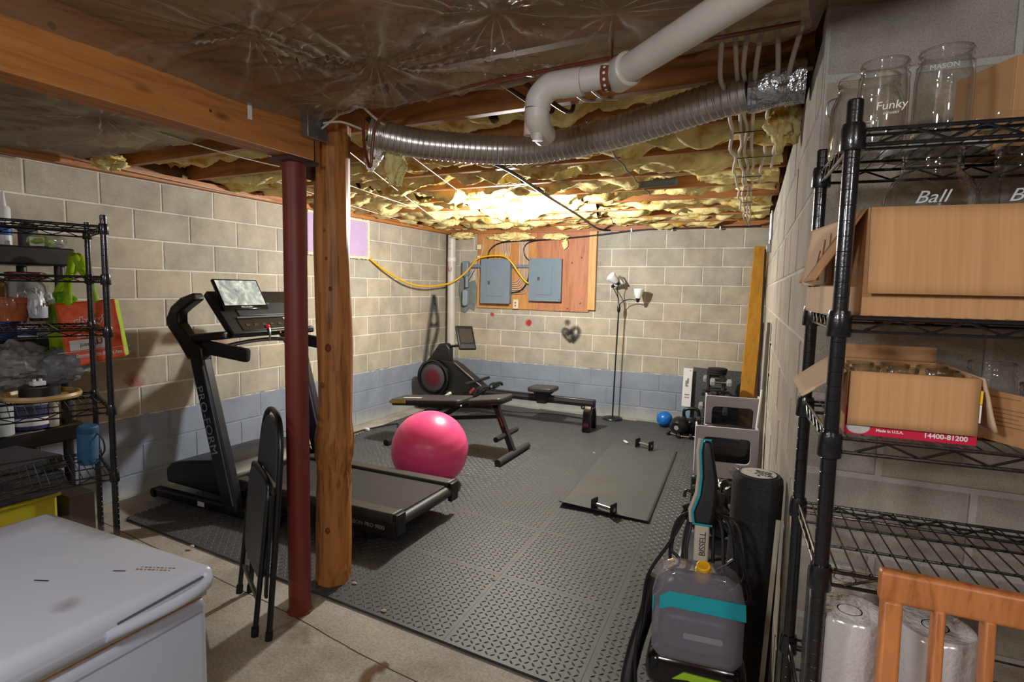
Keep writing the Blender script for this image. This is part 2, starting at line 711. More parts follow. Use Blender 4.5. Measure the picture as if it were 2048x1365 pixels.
card_in = M('cardboard_inside', (188, 142, 98), .88, stretch=(28, 1, 1), var=.06, vs=5, spec=.12)
card_pale = M('pale_cardboard', (206, 178, 148), .88, stretch=(1, 10, 1), var=.06, vs=5, spec=.12)
red_print = M('red_carton_print', (206, 16, 62), .5)
yellow_print = M('yellow_print', (242, 200, 30), .5)
white_print = M('white_print', (236, 234, 230), .6)
dark_print = M('dark_print', (44, 42, 42), .6)
clear = glass('clear_glass')
clear_edge = glass('thick_clear_glass', (.985, .992, .987), .03, .28)
paper = M('white_paper_towel', (228, 224, 222), .92, bump=.5, bs=90, var=.03, vs=8)
tube_card = M('grey_core_card', (150, 140, 128), .9)
teal = M('teal_plastic', (20, 160, 172), .4)
tank_m = glass('clear_tank', (.70, .69, .74), .06, .55, haze=.30, hazecol=(172, 168, 180))
lime = M('lime_plastic', (150, 196, 30), .45)
cap_y = M('yellow_plastic', (238, 182, 8), .4)
stem_m = M('champagne_plastic', (196, 188, 170), .35)
bag_orange = M('orange_woven_bag', (236, 88, 26), .5, var=.08, vs=14, bump=.5, bs=24)
bag_lime = M('lime_bag', (150, 184, 8), .55, var=.08, vs=12, bump=.3, bs=24)
grey_bag = M('grey_plastic_bag', (140, 140, 140), .3, var=.15, vs=6, bump=.6, bs=12)
dark_bag = M('black_plastic_bag', (26, 26, 28), .25, bump=.8, bs=14)
clear_bag = glass('clear_film', (.86, .86, .86), .12, .5, haze=.18, hazecol=(210, 210, 212))
terracotta = M('terracotta', (176, 92, 44), .7)
blue_p = M('blue_plastic', (26, 60, 130), .4)
speaker_b = M('blue_speaker_mesh', (34, 92, 130), .6, bump=.4, bs=260)
frost = M('frosted_white_shade', (236, 236, 238), .4)
bulb_m = M('lit_bulb', (255, 246, 226), .5, emit=38)
hoop_m = M('pale_wood_rim', (182, 152, 96), .4, stretch=(4, 4, 20), var=.08, vs=4)
red_p = M('red_plastic', (206, 26, 24), .4)


def sheet_mat():
    m, t, b = nt('plastic_sheeting')
    L = t.links.new
    t.nodes.remove(b)
    out = t.nodes['Material Output']
    tr = t.nodes.new('ShaderNodeBsdfTransparent')
    tr.inputs[0].default_value = (.92, .89, .84, 1)
    gl = N(t, 'ShaderNodeBsdfGlossy', Roughness=.26)
    df = t.nodes.new('ShaderNodeBsdfDiffuse')
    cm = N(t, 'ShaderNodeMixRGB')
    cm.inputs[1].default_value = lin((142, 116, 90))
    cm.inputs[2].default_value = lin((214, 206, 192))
    lw = N(t, 'ShaderNodeLayerWeight', Blend=.5)
    fr = reflect(t, lw, .03, .34, 3.5)
    pos = coords(t, None, 'World')
    n = N(t, 'ShaderNodeTexNoise', Scale=26, Detail=4, Roughness=.6)
    L(pos, n.inputs['Vector'])
    n5 = N(t, 'ShaderNodeTexNoise', Scale=5, Detail=2)
    L(pos, n5.inputs['Vector'])

    def ma(op, a_, b_=None, c_=None):
        q = t.nodes.new('ShaderNodeMath')
        q.operation = op
        for i, v_ in enumerate((a_, b_, c_)):
            if v_ is None:
                continue
            if isinstance(v_, (int, float)):
                q.inputs[i].default_value = v_
            else:
                L(v_, q.inputs[i])
        return q.outputs[0]
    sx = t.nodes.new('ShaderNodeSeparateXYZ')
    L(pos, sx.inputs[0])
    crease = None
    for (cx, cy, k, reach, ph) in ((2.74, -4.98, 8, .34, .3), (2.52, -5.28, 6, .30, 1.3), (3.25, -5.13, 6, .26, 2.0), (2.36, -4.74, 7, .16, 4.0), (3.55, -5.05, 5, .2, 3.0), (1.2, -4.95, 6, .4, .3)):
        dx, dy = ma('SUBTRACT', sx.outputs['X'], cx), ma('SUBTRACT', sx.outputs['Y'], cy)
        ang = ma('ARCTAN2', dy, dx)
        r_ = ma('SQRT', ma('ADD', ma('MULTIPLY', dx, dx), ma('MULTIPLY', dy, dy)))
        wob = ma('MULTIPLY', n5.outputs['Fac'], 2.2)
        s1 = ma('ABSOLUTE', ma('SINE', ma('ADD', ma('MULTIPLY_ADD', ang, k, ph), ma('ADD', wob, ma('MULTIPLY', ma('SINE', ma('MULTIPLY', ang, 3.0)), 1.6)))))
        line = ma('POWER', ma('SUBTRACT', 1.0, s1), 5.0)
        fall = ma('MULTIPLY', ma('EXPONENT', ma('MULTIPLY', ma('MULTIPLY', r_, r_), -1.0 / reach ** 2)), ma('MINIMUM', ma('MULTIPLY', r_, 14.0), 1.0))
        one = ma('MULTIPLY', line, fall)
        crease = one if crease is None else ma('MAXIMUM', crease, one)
    L(crease, cm.inputs[0])  # folds get a paler colour: their highlights are painted in
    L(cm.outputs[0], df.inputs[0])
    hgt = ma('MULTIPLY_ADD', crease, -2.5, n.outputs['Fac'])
    bp = N(t, 'ShaderNodeBump', Strength=.35, Distance=.004)
    L(hgt, bp.inputs['Height'])
    for q in (gl, lw, df):
        L(bp.outputs[0], q.inputs['Normal'])
    m1 = t.nodes.new('ShaderNodeMixShader')
    n2 = N(t, 'ShaderNodeTexNoise', Scale=4, Detail=5)
    L(pos, n2.inputs['Vector'])
    mr = N(t, 'ShaderNodeMapRange')
    mr.inputs['From Min'].default_value = .35
    mr.inputs['From Max'].default_value = .7
    mr.inputs['To Min'].default_value = .40
    mr.inputs['To Max'].default_value = .68
    L(n2.outputs['Fac'], mr.inputs['Value'])
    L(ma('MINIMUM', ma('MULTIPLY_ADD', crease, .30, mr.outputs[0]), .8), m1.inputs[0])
    L(tr.outputs[0], m1.inputs[1])
    L(df.outputs[0], m1.inputs[2])
    m2 = t.nodes.new('ShaderNodeMixShader')
    L(fr, m2.inputs[0])
    L(m1.outputs[0], m2.inputs[1])
    L(gl.outputs[0], m2.inputs[2])
    L(m2.outputs[0], out.inputs[0])
    return m


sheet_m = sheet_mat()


def soft_mark(name, col, strength=.9, hard=.35, ns=30):
    """sprayed paint: fades out across the stroke (UV x)"""
    m, t, b = nt(name)
    L = t.links.new
    b.inputs['Base Color'].default_value = lin(col)
    b.inputs['Roughness'].default_value = .85
    at = t.nodes.new('ShaderNodeAttribute')
    at.attribute_name = 'fade'
    pos = coords(t, None, 'World')
    n = N(t, 'ShaderNodeTexNoise', Scale=ns, Detail=3)
    L(pos, n.inputs['Vector'])
    mu = N(t, 'ShaderNodeMath', operation='MULTIPLY_ADD')
    mu.inputs[1].default_value = .5
    mu.inputs[2].default_value = -.25
    L(n.outputs['Fac'], mu.inputs[0])
    ad = N(t, 'ShaderNodeMath', operation='ADD')
    L(at.outputs['Fac'], ad.inputs[0])
    L(mu.outputs[0], ad.inputs[1])
    mr = N(t, 'ShaderNodeMapRange')
    mr.inputs['From Max'].default_value = hard
    mr.inputs['To Max'].default_value = strength
    L(ad.outputs[0], mr.inputs['Value'])
    L(mr.outputs[0], b.inputs['Alpha'])
    return m


spray_k = soft_mark('black_spray_paint', (44, 44, 48), .82, 1.15)
spray_r = soft_mark('red_spray_paint', (196, 44, 52), .9, .9)
spray_p = soft_mark('pink_spray_paint', (196, 96, 110), .6, 1.2)
spray_w = soft_mark('white_spray_paint', (214, 204, 208), .55, 1.2)
rust_st = soft_mark('rust_floor_stain', (112, 80, 46), .85, .8, 16)
dirt_st = soft_mark('dirt_stain', (130, 112, 84), .34, 1.3, 30)
crack_m = M('floor_crack', (70, 62, 52), .95)


def stroke(name, strokes, M_, mat, parent, label=None):
    """flat painted ribbons lying on a surface; strokes: (points2d, halfwidth)"""
    vs, fs, fade = [], [], []
    for pts, hw in strokes:
        P = spline([(p[0], p[1], 0) for p in pts], 6) if len(pts) > 2 else [Vector((p[0], p[1], 0)) for p in pts]
        if len(pts) == 1:                       # a dab
            c = P[0]
            for ring, fv in ((0, 1), (.5, .6), (1, 0)):
                for k in range(14):
                    a = 2 * math.pi * k / 14
                    vs.append(c + Vector((math.cos(a), math.sin(a), 0)) * hw * max(ring, .02))
                    fade.append(fv)
            o = len(vs) - 42
            fs.append(tuple(o + k for k in range(14)))
            for q in (0, 1):
                for k in range(14):
                    fs.append((o + q * 14 + k, o + q * 14 + (k + 1) % 14, o + (q + 1) * 14 + (k + 1) % 14, o + (q + 1) * 14 + k))
            continue
        o = len(vs)
        for i, p in enumerate(P):
            d = (P[min(i + 1, len(P) - 1)] - P[max(i - 1, 0)]).normalized()
            nn = Vector((-d.y, d.x, 0))
            e = .25 if i in (0, len(P) - 1) else 1
            for q, fv in ((-1, 0), (0, 1), (1, 0)):
                vs.append(p + nn * hw * q * (.6 + .4 * e))
                fade.append(fv * e)
        for i in range(len(P) - 1):
            for q in (0, 1):
                a = o + i * 3 + q
                fs.append((a, a + 1, a + 4, a + 3))
    me = bpy.data.meshes.new(name)
    I = rootm(parent).inverted() if parent else Matrix()
    # stack the dabs a hair apart so that overlapping paint does not share a plane
    me.from_pydata([tuple(I @ (M_ @ Vector((p.x, p.y, p.z + 1e-5 * (i % 7))))) for i, p in enumerate(vs)], [], fs)
    at = me.attributes.new('fade', 'FLOAT', 'POINT')
    for i, f_ in enumerate(fade):
        at.data[i].value = f_
    me.materials.append(mat)
    o = bpy.data.objects.new(name, me)
    COL.objects.link(o)
    put(o, parent, label)
    return o


# ---------------------------------------------------------------- room shell
H = .2032
ZT = 2.185
fl = MB().box((3.2, -4.9, -.05), (7.4, 10.6, .1)).build('floor', concrete_m, kind='structure', label='worn grey concrete slab floor')


def block_wall(name, origin, u, nrm, length, off0, off1, bm_, mm_, thick=.2, seed=1, zmin=0.0, jw=.010, ZT=ZT):
    """origin: floor point at u=0; u: along the wall; nrm: out of the face; off0/off1 = joint positions of even/odd courses"""
    rnd = random.Random(seed)
    o = Vector(origin)
    u = Vector(u).normalized()
    nn = Vector(nrm).normalized()
    Mw = basis(o, u, (0, 0, 1))
    if Mw.col[2].xyz.dot(nn) < 0:
        raise ValueError(name)
    wl = MB(Mw).box((length / 2, (ZT + zmin) / 2, -thick / 2 - .004), (length, ZT - zmin, thick)).build(name, mm_, kind='structure')
    cache = {}
    for k in range(11 if ZT < 2.2 else 12):
        zb, zt_ = ZT - (k + 1) * H, ZT - k * H
        zb = max(zb, zmin)
        off = (off0, off1)[k % 2] % .4064
        xs = [0.0]
        x = off
        while x < length - .02:
            if x > .02:
                xs.append(x)
            x += .4064
        xs.append(length)
        for a, b_ in zip(xs[:-1], xs[1:]):
            wd, ht = round(b_ - a - jw, 3), round(zt_ - zb - jw, 3)
            key = (wd, ht)
            if key not in cache:
                me = MB().box((0, 0, -.010), (wd, ht, .020)).mesh('block', None, None, 0)
                bm = bmesh.new()
                bm.from_mesh(me)
                es = [e for e in bm.edges if all(v.co.z > -.001 for v in e.verts)]
                bmesh.ops.bevel(bm, geom=es, offset=.004, segments=1, affect='EDGES')
                bm.to_mesh(me)
                bm.free()
                me.materials.append(bm_)
                cache[key] = me
            ob = bpy.data.objects.new('block', cache[key])
            COL.objects.link(ob)
            ob.parent = wl
            ob.matrix_local = Mw @ Matrix.Translation(((a + b_) / 2, (zb + zt_) / 2, rnd.uniform(-.0015, .0015))) @ Matrix.Rotation(rnd.uniform(-.003, .003), 4, 'Z')
    return wl


wl_left = block_wall('wall_left', (0, -5.3, 0), (0, 1, 0), (1, 0, 0), 5.3, 5.3 - .633, 5.3 - .426, block_m, mortar_m, seed=2)
wl_back = block_wall('wall_back', (0, 0, 0), (1, 0, 0), (0, -1, 0), 3.90, .80, .997, block_m, mortar_m, seed=3)
RW0, RW1 = Vector((3.88, 0, 0)), Vector((4.05, -4.85, 0))
rdir = (RW1 - RW0).normalized()
wl_right = block_wall('wall_right', RW0, rdir, (rdir.y, -rdir.x, 0), (RW1 - RW0).length, .24, .04, rblock_m, rmortar_m, seed=4, thick=.18)
wl_shelf = block_wall('wall_near_right', (4.05, -4.85, 0), (1, 0, 0), (0, -1, 0), 2.8, .39, .19, rblock_m, rmortar_m, seed=5, jw=.014, thick=.18, ZT=2.251)
# the unseen remainder of the basement, so that light bounces as in a closed room
for nm, c, d in (('wall_left_rear', (-.1, -7.75, 1.15), (.2, 4.9, 2.3)), ('wall_rear', (3.3, -10.2, 1.15), (7.0, .2, 2.3)), ('wall_far_right', (6.9, -7.5, 1.15), (.2, 5.3, 2.3))):
    MB().box(c, d).build(nm, rblock_m, kind='structure')
# sill timber on top of the block walls
MB().box((1.93, .02, 2.21), (4.0, .14, .05)).build('trim_1', joist_m, kind='structure')
MB().box((.0, -4.9, 2.21), (.14, 9.9, .05)).build('trim_2', beam_m, kind='structure')

for nm, a, b_ in (('trim_3', (-.10, -9.9, 2.236), (-.02, .06, 2.479)), ('trim_4', (-.02, .04, 2.236), (4.0, .09, 2.479)), ('trim_5', (4.10, -4.79, 2.252), (6.8, -4.70, 2.479))):
    MB().span(a, b_).build(nm, deck_m, kind='structure')
MB().bar((3.965, .05, 2.36), (4.14, -4.75, 2.36), .04, .236).build('trim_6', deck_m, kind='structure')
# ---------------------------------------------------------------- ceiling: deck, joists, batts
ceil = MB().box((3.2, -5.0, 2.50), (7.4, 10.4, .04)).build('ceiling', deck_m, kind='structure')
JB, JH = 2.235, .235


def tilt(y):
    return -.062 * max(0, min(1, y / -4.65)) * 1.0


def right_end(y):
    return 3.88 - .035 * y + .015 if y > -4.9 else 6.7


jy = [-.05] + [-.27 - .4875 * i for i in range(9)] + [-4.66]
jy = sorted(set(round(v, 3) for v in jy), reverse=True)
joists = []
for y in jy:
    t_ = tilt(y)
    xe = right_end(y)
    a, b_ = Vector((.03, y - t_ * -.0, JB + JH / 2)), Vector((xe, y + t_ * xe, JB + JH / 2))
    joists.append((y, t_))
    MB().bar(a, b_, .038, JH).build('joist', joist_m, ceil)
for y in (-5.15, -5.64, -6.13, -6.62, -7.1, -7.6, -8.1, -8.6, -9.1, -9.6):
    MB().bar((.03, y, JB + JH / 2), (6.6, y - .24, JB + JH / 2), .038, JH).build('joist', joist_m, ceil)


def fb(p, o=4):
    return noise.fractal(Vector(p), 1.0, 2.1, o)


def batt(y0, y1, x0, x1, seed, sag, lift):
    """torn fibreglass between two joists: lumps, folds and gaps"""
    nu, nv = int((x1 - x0) / .024), 18
    so = seed * 13.7

    def fn(u, v):
        x = x0 + (x1 - x0) * u
        ta = tilt(y0) * (1 - v) + tilt(y1) * v
        y = y0 + (y1 - y0) * v + ta * x
        edge = min(v, 1 - v) * 2
        env = min(1, edge * 2.2) ** .7
        big = noise.noise(Vector((x * 1.7 + so, y * 3.0, so)))
        wx, wy = x + .10 * big, y + .04 * noise.noise(Vector((x * 3, y * 3, so + 5)))
        pil = abs(noise.noise(Vector((wx * 3.1 + so, wy * 6.5, 3.1)))) * 1.5
        mid = noise.noise(Vector((wx * 8 + so, wy * 15, 7.7)))
        fold = abs(noise.noise(Vector((wx * 6.0 - so, wy * 19 + so, 1.7))))
        fine = fb((x * 30, y * 40, so), 3)
        z = JB + lift + .045 * (1 - env) - env * (sag * (.35 + .8 * big) + .085 * min(pil, .9) + .018 * mid - .035 * (.35 - fold)) + .009 * fine
        tear = noise.noise(Vector((x * 2.1 - so, y * 3.6 + 5, 11)))
        if tear > .22:
            z += min(.10, (tear - .22) * 1.1) * env
        z = max(min(z, JB + .2), JB - .07)
        yy = y + .02 * noise.noise(Vector((x * 8, y * 9, 20 + so))) * env
        return (x + .02 * noise.noise(Vector((x * 7, y * 8, 40 + so))), yy, z)
    return MB().grid(fn, nu, nv)


rb = random.Random(11)
for i in range(len(joists) - 1):
    ya, yb = joists[i][0] - .022, joists[i + 1][0] + .022
    if ya - yb < .1:
        continue
    xe = right_end(yb) - .03
    cut = [.05, rb.uniform(1.1, 1.5), rb.uniform(2.35, 2.75), xe]
    for a, b_ in zip(cut[:-1], cut[1:]):
        near = yb < -4.0
        lift = .10 if near else rb.uniform(.022, .042)
        sag = .02 if near else rb.uniform(.03, .05)
        batt(ya, yb, a, b_ - .012, rb.random() * 9, sag, lift).build('insulation_batt', insul, ceil, solid=0, smooth=70)
# dull batts above the plastic sheet
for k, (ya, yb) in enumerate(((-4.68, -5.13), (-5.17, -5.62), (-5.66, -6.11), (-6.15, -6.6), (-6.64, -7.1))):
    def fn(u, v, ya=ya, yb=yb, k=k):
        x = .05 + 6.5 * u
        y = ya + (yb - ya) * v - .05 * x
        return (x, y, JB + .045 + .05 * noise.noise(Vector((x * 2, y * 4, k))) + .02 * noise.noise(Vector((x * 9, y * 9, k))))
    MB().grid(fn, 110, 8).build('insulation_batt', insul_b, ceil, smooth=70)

# ---------------------------------------------------------------- beam and posts
bm_ = thing('ceiling_beam', 'thick laminated orange-brown timber beam running over the red steel post', 'beam', (2.075, -4.62, 2.03), 0)
for i, (x0, x1) in enumerate(((2.02, 2.056), (2.057, 2.093), (2.094, 2.13))):
    MB().span((x0, -4.62 - .002 * i, 2.03), (x1, -9.9, 2.262)).build('plank', beam_m, bm_, bev=.003)
for (y, z, r) in ((-5.33, 2.2, .012), (-5.12, 2.1, .007), (-4.95, 2.12, .006), (-5.6, 2.19, .013)):
    MB().cyl((2.1285, y, z), (2.131, y, z), r, r * .8, 10).build('knot', M('knot_wood_%d' % int(-y * 100), (92, 48, 22), .6), bm_)
cp = thing('steel_column', 'dark red steel support column under the end of the timber beam', 'column', (2.07, -4.68, 0))
MB().lathe([(.049, .012), (.049, .9), (.0492, 1.31), (.049, 1.32), (.049, 2.012)], (2.07, -4.68, 0), 28).build('shaft', steel_red, cp)
MB().lathe([(0, 0), (.056, 0), (.056, .008), (.05, .013), (0, .013)], (2.07, -4.68, 0), 24).build('base_plate', steel_red, cp)
MB().box((2.07, -4.68, 2.02), (.12, .17, .016)).build('top_plate', M('rusty_plate', (74, 44, 34), .7, var=.2), cp, bev=.002)
lg = thing('log_post', 'knotty peeled log post standing on the rubber mat beside the red column', 'post', (2.04, -4.41, .01))


def logf(u, v):
    a = 2 * math.pi * u
    z = .01 + 2.235 * v
    ca, sa = math.cos(a), math.sin(a)
    r = .082 + .011 * noise.noise(Vector((ca * 1.1, sa * 1.1, z * 1.5))) + .005 * noise.noise(Vector((ca * 4, sa * 4, z * 3)))
    r += .013 * math.exp(-((z - .73) / .07) ** 2) + .017 * math.exp(-((z - .64) / .16) ** 2) * noise.noise(Vector((ca * 7, sa * 7, z * 16)))
    r += .012 * math.exp(-((z - .05) / .05) ** 2) * noise.noise(Vector((ca * 5, sa * 5, z * 30)))
    return (2.04 + r * ca - .018 * (1 - v) ** 2 + .006 * math.sin(z * 2.4), -4.41 + r * sa, z)


lm = MB().grid(logf, 56, 150)
lm.add([(2.03, -4.41, .01), (2.04, -4.41, 2.245)], [])
lm.build('trunk', log_m, lg, smooth=60)
kn = M('dark_knot', (120, 60, 24), .55, var=.3, vs=60)
for (a, z, r) in ((-1.15, 1.2, .016), (-1.55, 1.02, .014), (-1.3, .30, .012), (-2.25, .74, .02), (-.9, .73, .014), (-1.35, .66, .011), (-1.2, 1.62, .008), (-1.3, 1.75, .007), (-1.0, 1.48, .008)):
    c = Vector((2.035 + .083 * math.cos(a), -4.41 + .083 * math.sin(a), z))
    c -= Vector((math.cos(a), math.sin(a), 0)) * r * .62
    MB().sphere(c, r, 14, 8, (1, 1, 1.3)).build('knot', kn, lg)
MB().span((1.955, -4.50, 1.985), (1.985, -4.45, 2.2)).build('bark_strip', M('bark', (84, 58, 40), .9), lg, bev=.006)

jb = thing('junction_box', 'grey steel junction box on the beam end above the log post', 'junction box', (2.145, -4.645, 2.11))
MB().span((2.131, -4.70, 2.115), (2.17, -4.60, 2.225)).build('box', galv, jb, bev=.004)
MB().span((2.17, -4.705, 2.11), (2.175, -4.595, 2.23)).build('cover', galv, jb, bev=.003)
for z in (2.122, 2.217):
    MB().cyl((2.174, -4.65, z), (2.178, -4.65, z), .004, n=8).build('screw', chrome, jb)
tg = MB().span((2.131, -4.965, 2.115), (2.134, -4.947, 2.175)).build('paper_tag', white_p, None, label='small white paper tag hanging from the plastic on the beam side', cat='tag')

# ---------------------------------------------------------------- plastic vapour sheets
def rays(x, y, cx, cy, n, amp, reach, ph):
    dx, dy = x - cx, y - cy
    r = math.hypot(dx, dy)
    a = math.atan2(dy, dx)
    s_ = math.sin(a * n + ph + 1.7 * math.sin(a * 3 + ph))
    return amp * (1 - abs(s_)) ** 4 * (r / (r + .05)) * math.exp(-(r / reach) ** 2)


def sheetf(x0, x1, ynear, seed, cs):
    def fn(u, v):
        x = x0 + (x1 - x0) * u ** 1.5
        yf = ynear - .062 * x
        y = yf - 2.2 * v ** 1.25
        if x > 4.03:
            y = min(y, -4.87)
        z = 2.226 - .012 * (1 + noise.noise(Vector((x * 2.2, y * 2.2, seed)))) - .006 * abs(noise.noise(Vector((x * 7, y * 6, seed)))) - .0035 * abs(noise.noise(Vector((x * 24, y * 22, seed))))
        for (cx, cy, n, amp, reach, ph) in cs:
            z -= rays(x, y, cx, cy, n, amp, reach, ph)
            r = math.hypot(x - cx, y - cy)
            z += .02 * math.exp(-(r / .09) ** 2)
        z -= .022 * math.exp(-v / .02) * (.5 + noise.noise(Vector((x * 6, 2, seed))))
        if x - x0 < .10 and x0 > 2:                # comes down over the beam flank
            z -= .05 * (1 - (x - x0) / .10) ** 1.6
        return (x, y, min(z, 2.232))
    return fn


c1 = [(2.74, -4.98, 9, .026, .42, .3), (2.52, -5.28, 8, .018, .35, 1.3), (3.25, -5.13, 9, .016, .30, 2.0), (3.05, -4.90, 9, .014, .22, 4.0)]
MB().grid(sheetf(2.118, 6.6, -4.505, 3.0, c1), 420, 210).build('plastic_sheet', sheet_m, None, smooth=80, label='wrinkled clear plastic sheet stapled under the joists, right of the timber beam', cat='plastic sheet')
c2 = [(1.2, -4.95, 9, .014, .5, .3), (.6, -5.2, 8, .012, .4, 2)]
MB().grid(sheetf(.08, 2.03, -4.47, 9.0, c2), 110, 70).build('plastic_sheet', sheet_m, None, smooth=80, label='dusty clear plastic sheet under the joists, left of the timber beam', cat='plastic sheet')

# ---------------------------------------------------------------- duct
dp = spline([(2.33, -4.50, 2.16), (2.55, -4.36, 2.125), (2.95, -4.22, 2.105), (3.35, -4.27, 2.125), (3.70, -4.37, 2.165), (3.86, -4.41, 2.18)], 14)
dt = thing('flexible_duct', 'ribbed silver flexible duct hung under the joists', 'duct', (2.9, -4.25, 2.11))
pts, rad = [], []
L_ = 0
for i in range(len(dp) - 1):
    seg = (dp[i + 1] - dp[i]).length
    n_ = max(2, int(seg / .0030))
    for k in range(n_):
        p = dp[i].lerp(dp[i + 1], k / n_)
        s_ = L_ + seg * k / n_
        pts.append(p)
        rad.append(.0625 + .0028 * (abs(((s_ / .0255) % 1) - .5) < .11))
    L_ += seg
MB().tube(pts, .06, 22, radii=rad).build('ribbed_hose', duct_m, dt, smooth=30)


def foilf(u, v):
    a = 2 * math.pi * u
    x = 3.85 + .17 * v
    r = .074 + .012 * noise.noise(Vector((math.cos(a) * 2, math.sin(a) * 2, x * 14)))
    return (x, -4.41 - .3 * (x - 3.85) + r * math.cos(a), 2.185 + r * math.sin(a))


MB().grid(foilf, 26, 12).build('foil_collar', foil, dt, smooth=25)
d2 = thing('foil_duct_end', 'crumpled foil wrapped duct stub by the log post top', 'duct', (2.12, -4.05, 2.12))


def foil2(u, v):
    a = 2 * math.pi * u
    p = Vector((2.30, -4.42, 2.13)).lerp(Vector((1.99, -4.07, 2.14)), v)
    r = .06 * (1 - .35 * v) + .014 * noise.noise(Vector((math.cos(a) * 2.4, math.sin(a) * 2.4, v * 7)))
    return p + Vector((.55, .6, 0)).normalized() * r * math.cos(a) * .8 + Vector((0, 0, 1)) * r * math.sin(a)


MB().grid(foil2, 24, 14).build('wrap', foil, d2, smooth=25)

# ---------------------------------------------------------------- pvc drain
pv = thing('drain_pipe', 'white plastic drain pipe with elbows crossing below the plastic sheet', 'pipe', (3.4, -4.95, 2.1))
E_ = Vector((3.335, -4.905, 2.105))
B_ = Vector((3.545, -4.905, 2.115))
R2 = Vector((4.45, -5.72, 2.14))
MB().tube([E_ + Vector((.02, 0, 0)), B_ + Vector((.005, 0, 0))], .034, 24).build('pipe', pvc, pv)
MB().tube([B_, R2], .038, 24).build('pipe', pvc, pv)
dn = (R2 - B_).normalized()
MB().lathe([(.043, -.035), (.047, -.03), (.047, .03), (.043, .034)], B_, 24, dn).build('coupling', pvc, pv)
MB().lathe([(.040, -.032), (.040, .032)], E_ + Vector((.06, 0, 0)), 24, (1, 0, 0)).build('coupling', pvc, pv)
el = spline([E_ + Vector((.035, 0, 0)), E_ + Vector((-.01, 0, -.003)), E_ + Vector((-.045, .004, -.03)), E_ + Vector((-.052, .006, -.060))], 6)
MB().tube(el, .039, 22).build('elbow', pvc, pv)
el2 = spline([E_ + Vector((-.052, .006, -.058)), E_ + Vector((-.053, .014, -.088)), E_ + Vector((-.058, .05, -.108)), E_ + Vector((-.065, .10, -.112))], 6)
MB().tube(el2, .037, 22).build('elbow', pvc, pv)
MB().tube([E_ + Vector((-.054, .022, -.10)), E_ + Vector((-.056, .025, -.150))], .017, 14).build('drain_stub', pvc, pv)
MB().tube([E_ + Vector((-.085, .03, -.03)), E_ + Vector((-.088, .03, -.13))], .017, 14).build('side_branch', M('stained_pvc', (206, 180, 164), .45, var=.2, vs=40), pv)
st = MB()
st.lathe([(.0355, -.012), (.0372, -.012), (.0372, .012), (.0355, .012)], E_ + Vector((.165, 0, .002)), 26, (1, 0, 0), closed=True)
st.bar(E_ + Vector((.165, .036, .0)), (E_.x + .165, E_.y + .04, 2.23), .002, .022, (0, 1, 0))
hs = st.build('hanger_strap', rust, pv)
hm = MB()
for k in range(14):
    a = 2 * math.pi * k / 14
    q = E_ + Vector((.165, math.cos(a) * .0375, .002 + math.sin(a) * .0375))
    hm.cyl(q, q + Vector((0, math.cos(a) * .0006, math.sin(a) * .0006)), .0042, n=8)
hm.build('strap_hole', white_p, hs, kind='stuff')

# ---------------------------------------------------------------- bulb
bl = thing('ceiling_bulb', 'bare lit bulb in a porcelain holder on the ceiling', 'light bulb', (1.92, -2.10, 2.235))
MB().lathe([(.055, 2.235), (.055, 2.222), (.036, 2.205), (.03, 2.175), (.026, 2.165), (.0, 2.165)], (1.92, -2.10, 0), 24).build('holder', M('porcelain', (214, 210, 202), .3), bl)
MB().lathe([(0, 2.168), (.014, 2.166), (.016, 2.15), (.031, 2.125), (.034, 2.105), (.027, 2.082), (.012, 2.071), (0, 2.069)], (1.92, -2.10, 0), 24).build('bulb', bulb_m, bl)
MB().box((1.92, -2.1, 2.25), (.1, .1, .03)).build('box', galv, bl)

# ---------------------------------------------------------------- cables
def cable(name, pts, r, mat, label, cat='cable', group=None, k=7, n=8, sm=True):
    P = spline(pts, k) if sm else [Vector(p) for p in pts]
    return MB().tube(P, r, n).build(name, mat, None, smooth=60, label=label, cat=cat, group=group)


cable('black_cable', [(2.33, -4.52, 2.22), (2.37, -4.40, 2.15), (2.42, -4.2, 2.185), (2.50, -3.55, 2.195), (2.40, -2.6, 2.19), (2.25, -1.4, 2.2), (2.12, -.30, 2.19), (2.2, -.06, 2.19)], .011, cable_k, 'thick black cable running diagonally under the yellow batts past the bulb')
cable('black_cable', [(.62, -.05, 1.87), (.65, -.05, 1.98), (.78, -.06, 2.06), (1.0, -.06, 2.085), (1.5, -.05, 2.10), (2.0, -.05, 2.135), (2.5, -.05, 2.185), (3.0, -.05, 2.195), (3.8, -.05, 2.20)], .009, cable_k, 'black cable clipped along the top of the back block wall')
cable('black_cable', [(1.30, -.05, 2.09), (1.17, -.05, 2.06), (1.12, -.05, 1.99), (1.14, -.05, 1.90), (1.20, -.05, 1.84)], .007, cable_k, 'black cable dropping to the right breaker panel')
cable('black_cable', [(1.20, -.05, 1.80), (1.20, -.055, 1.68), (1.16, -.06, 1.55), (1.08, -.06, 1.47), (.97, -.06, 1.445)], .009, cable_k, 'black cable looping from the right panel to the left panel')
for x in (2.45, 2.9, 3.4):
    MB().span((x - .008, -.062, 2.17), (x + .008, -.02, 2.21)).build('cable_clip', white_p, None, bev=.002, label='%s white clip holding the black cable on the back wall top' % {2.45: 'leftmost', 2.9: 'middle', 3.4: 'rightmost'}[x], cat='clip', group='cable clips on the back wall')
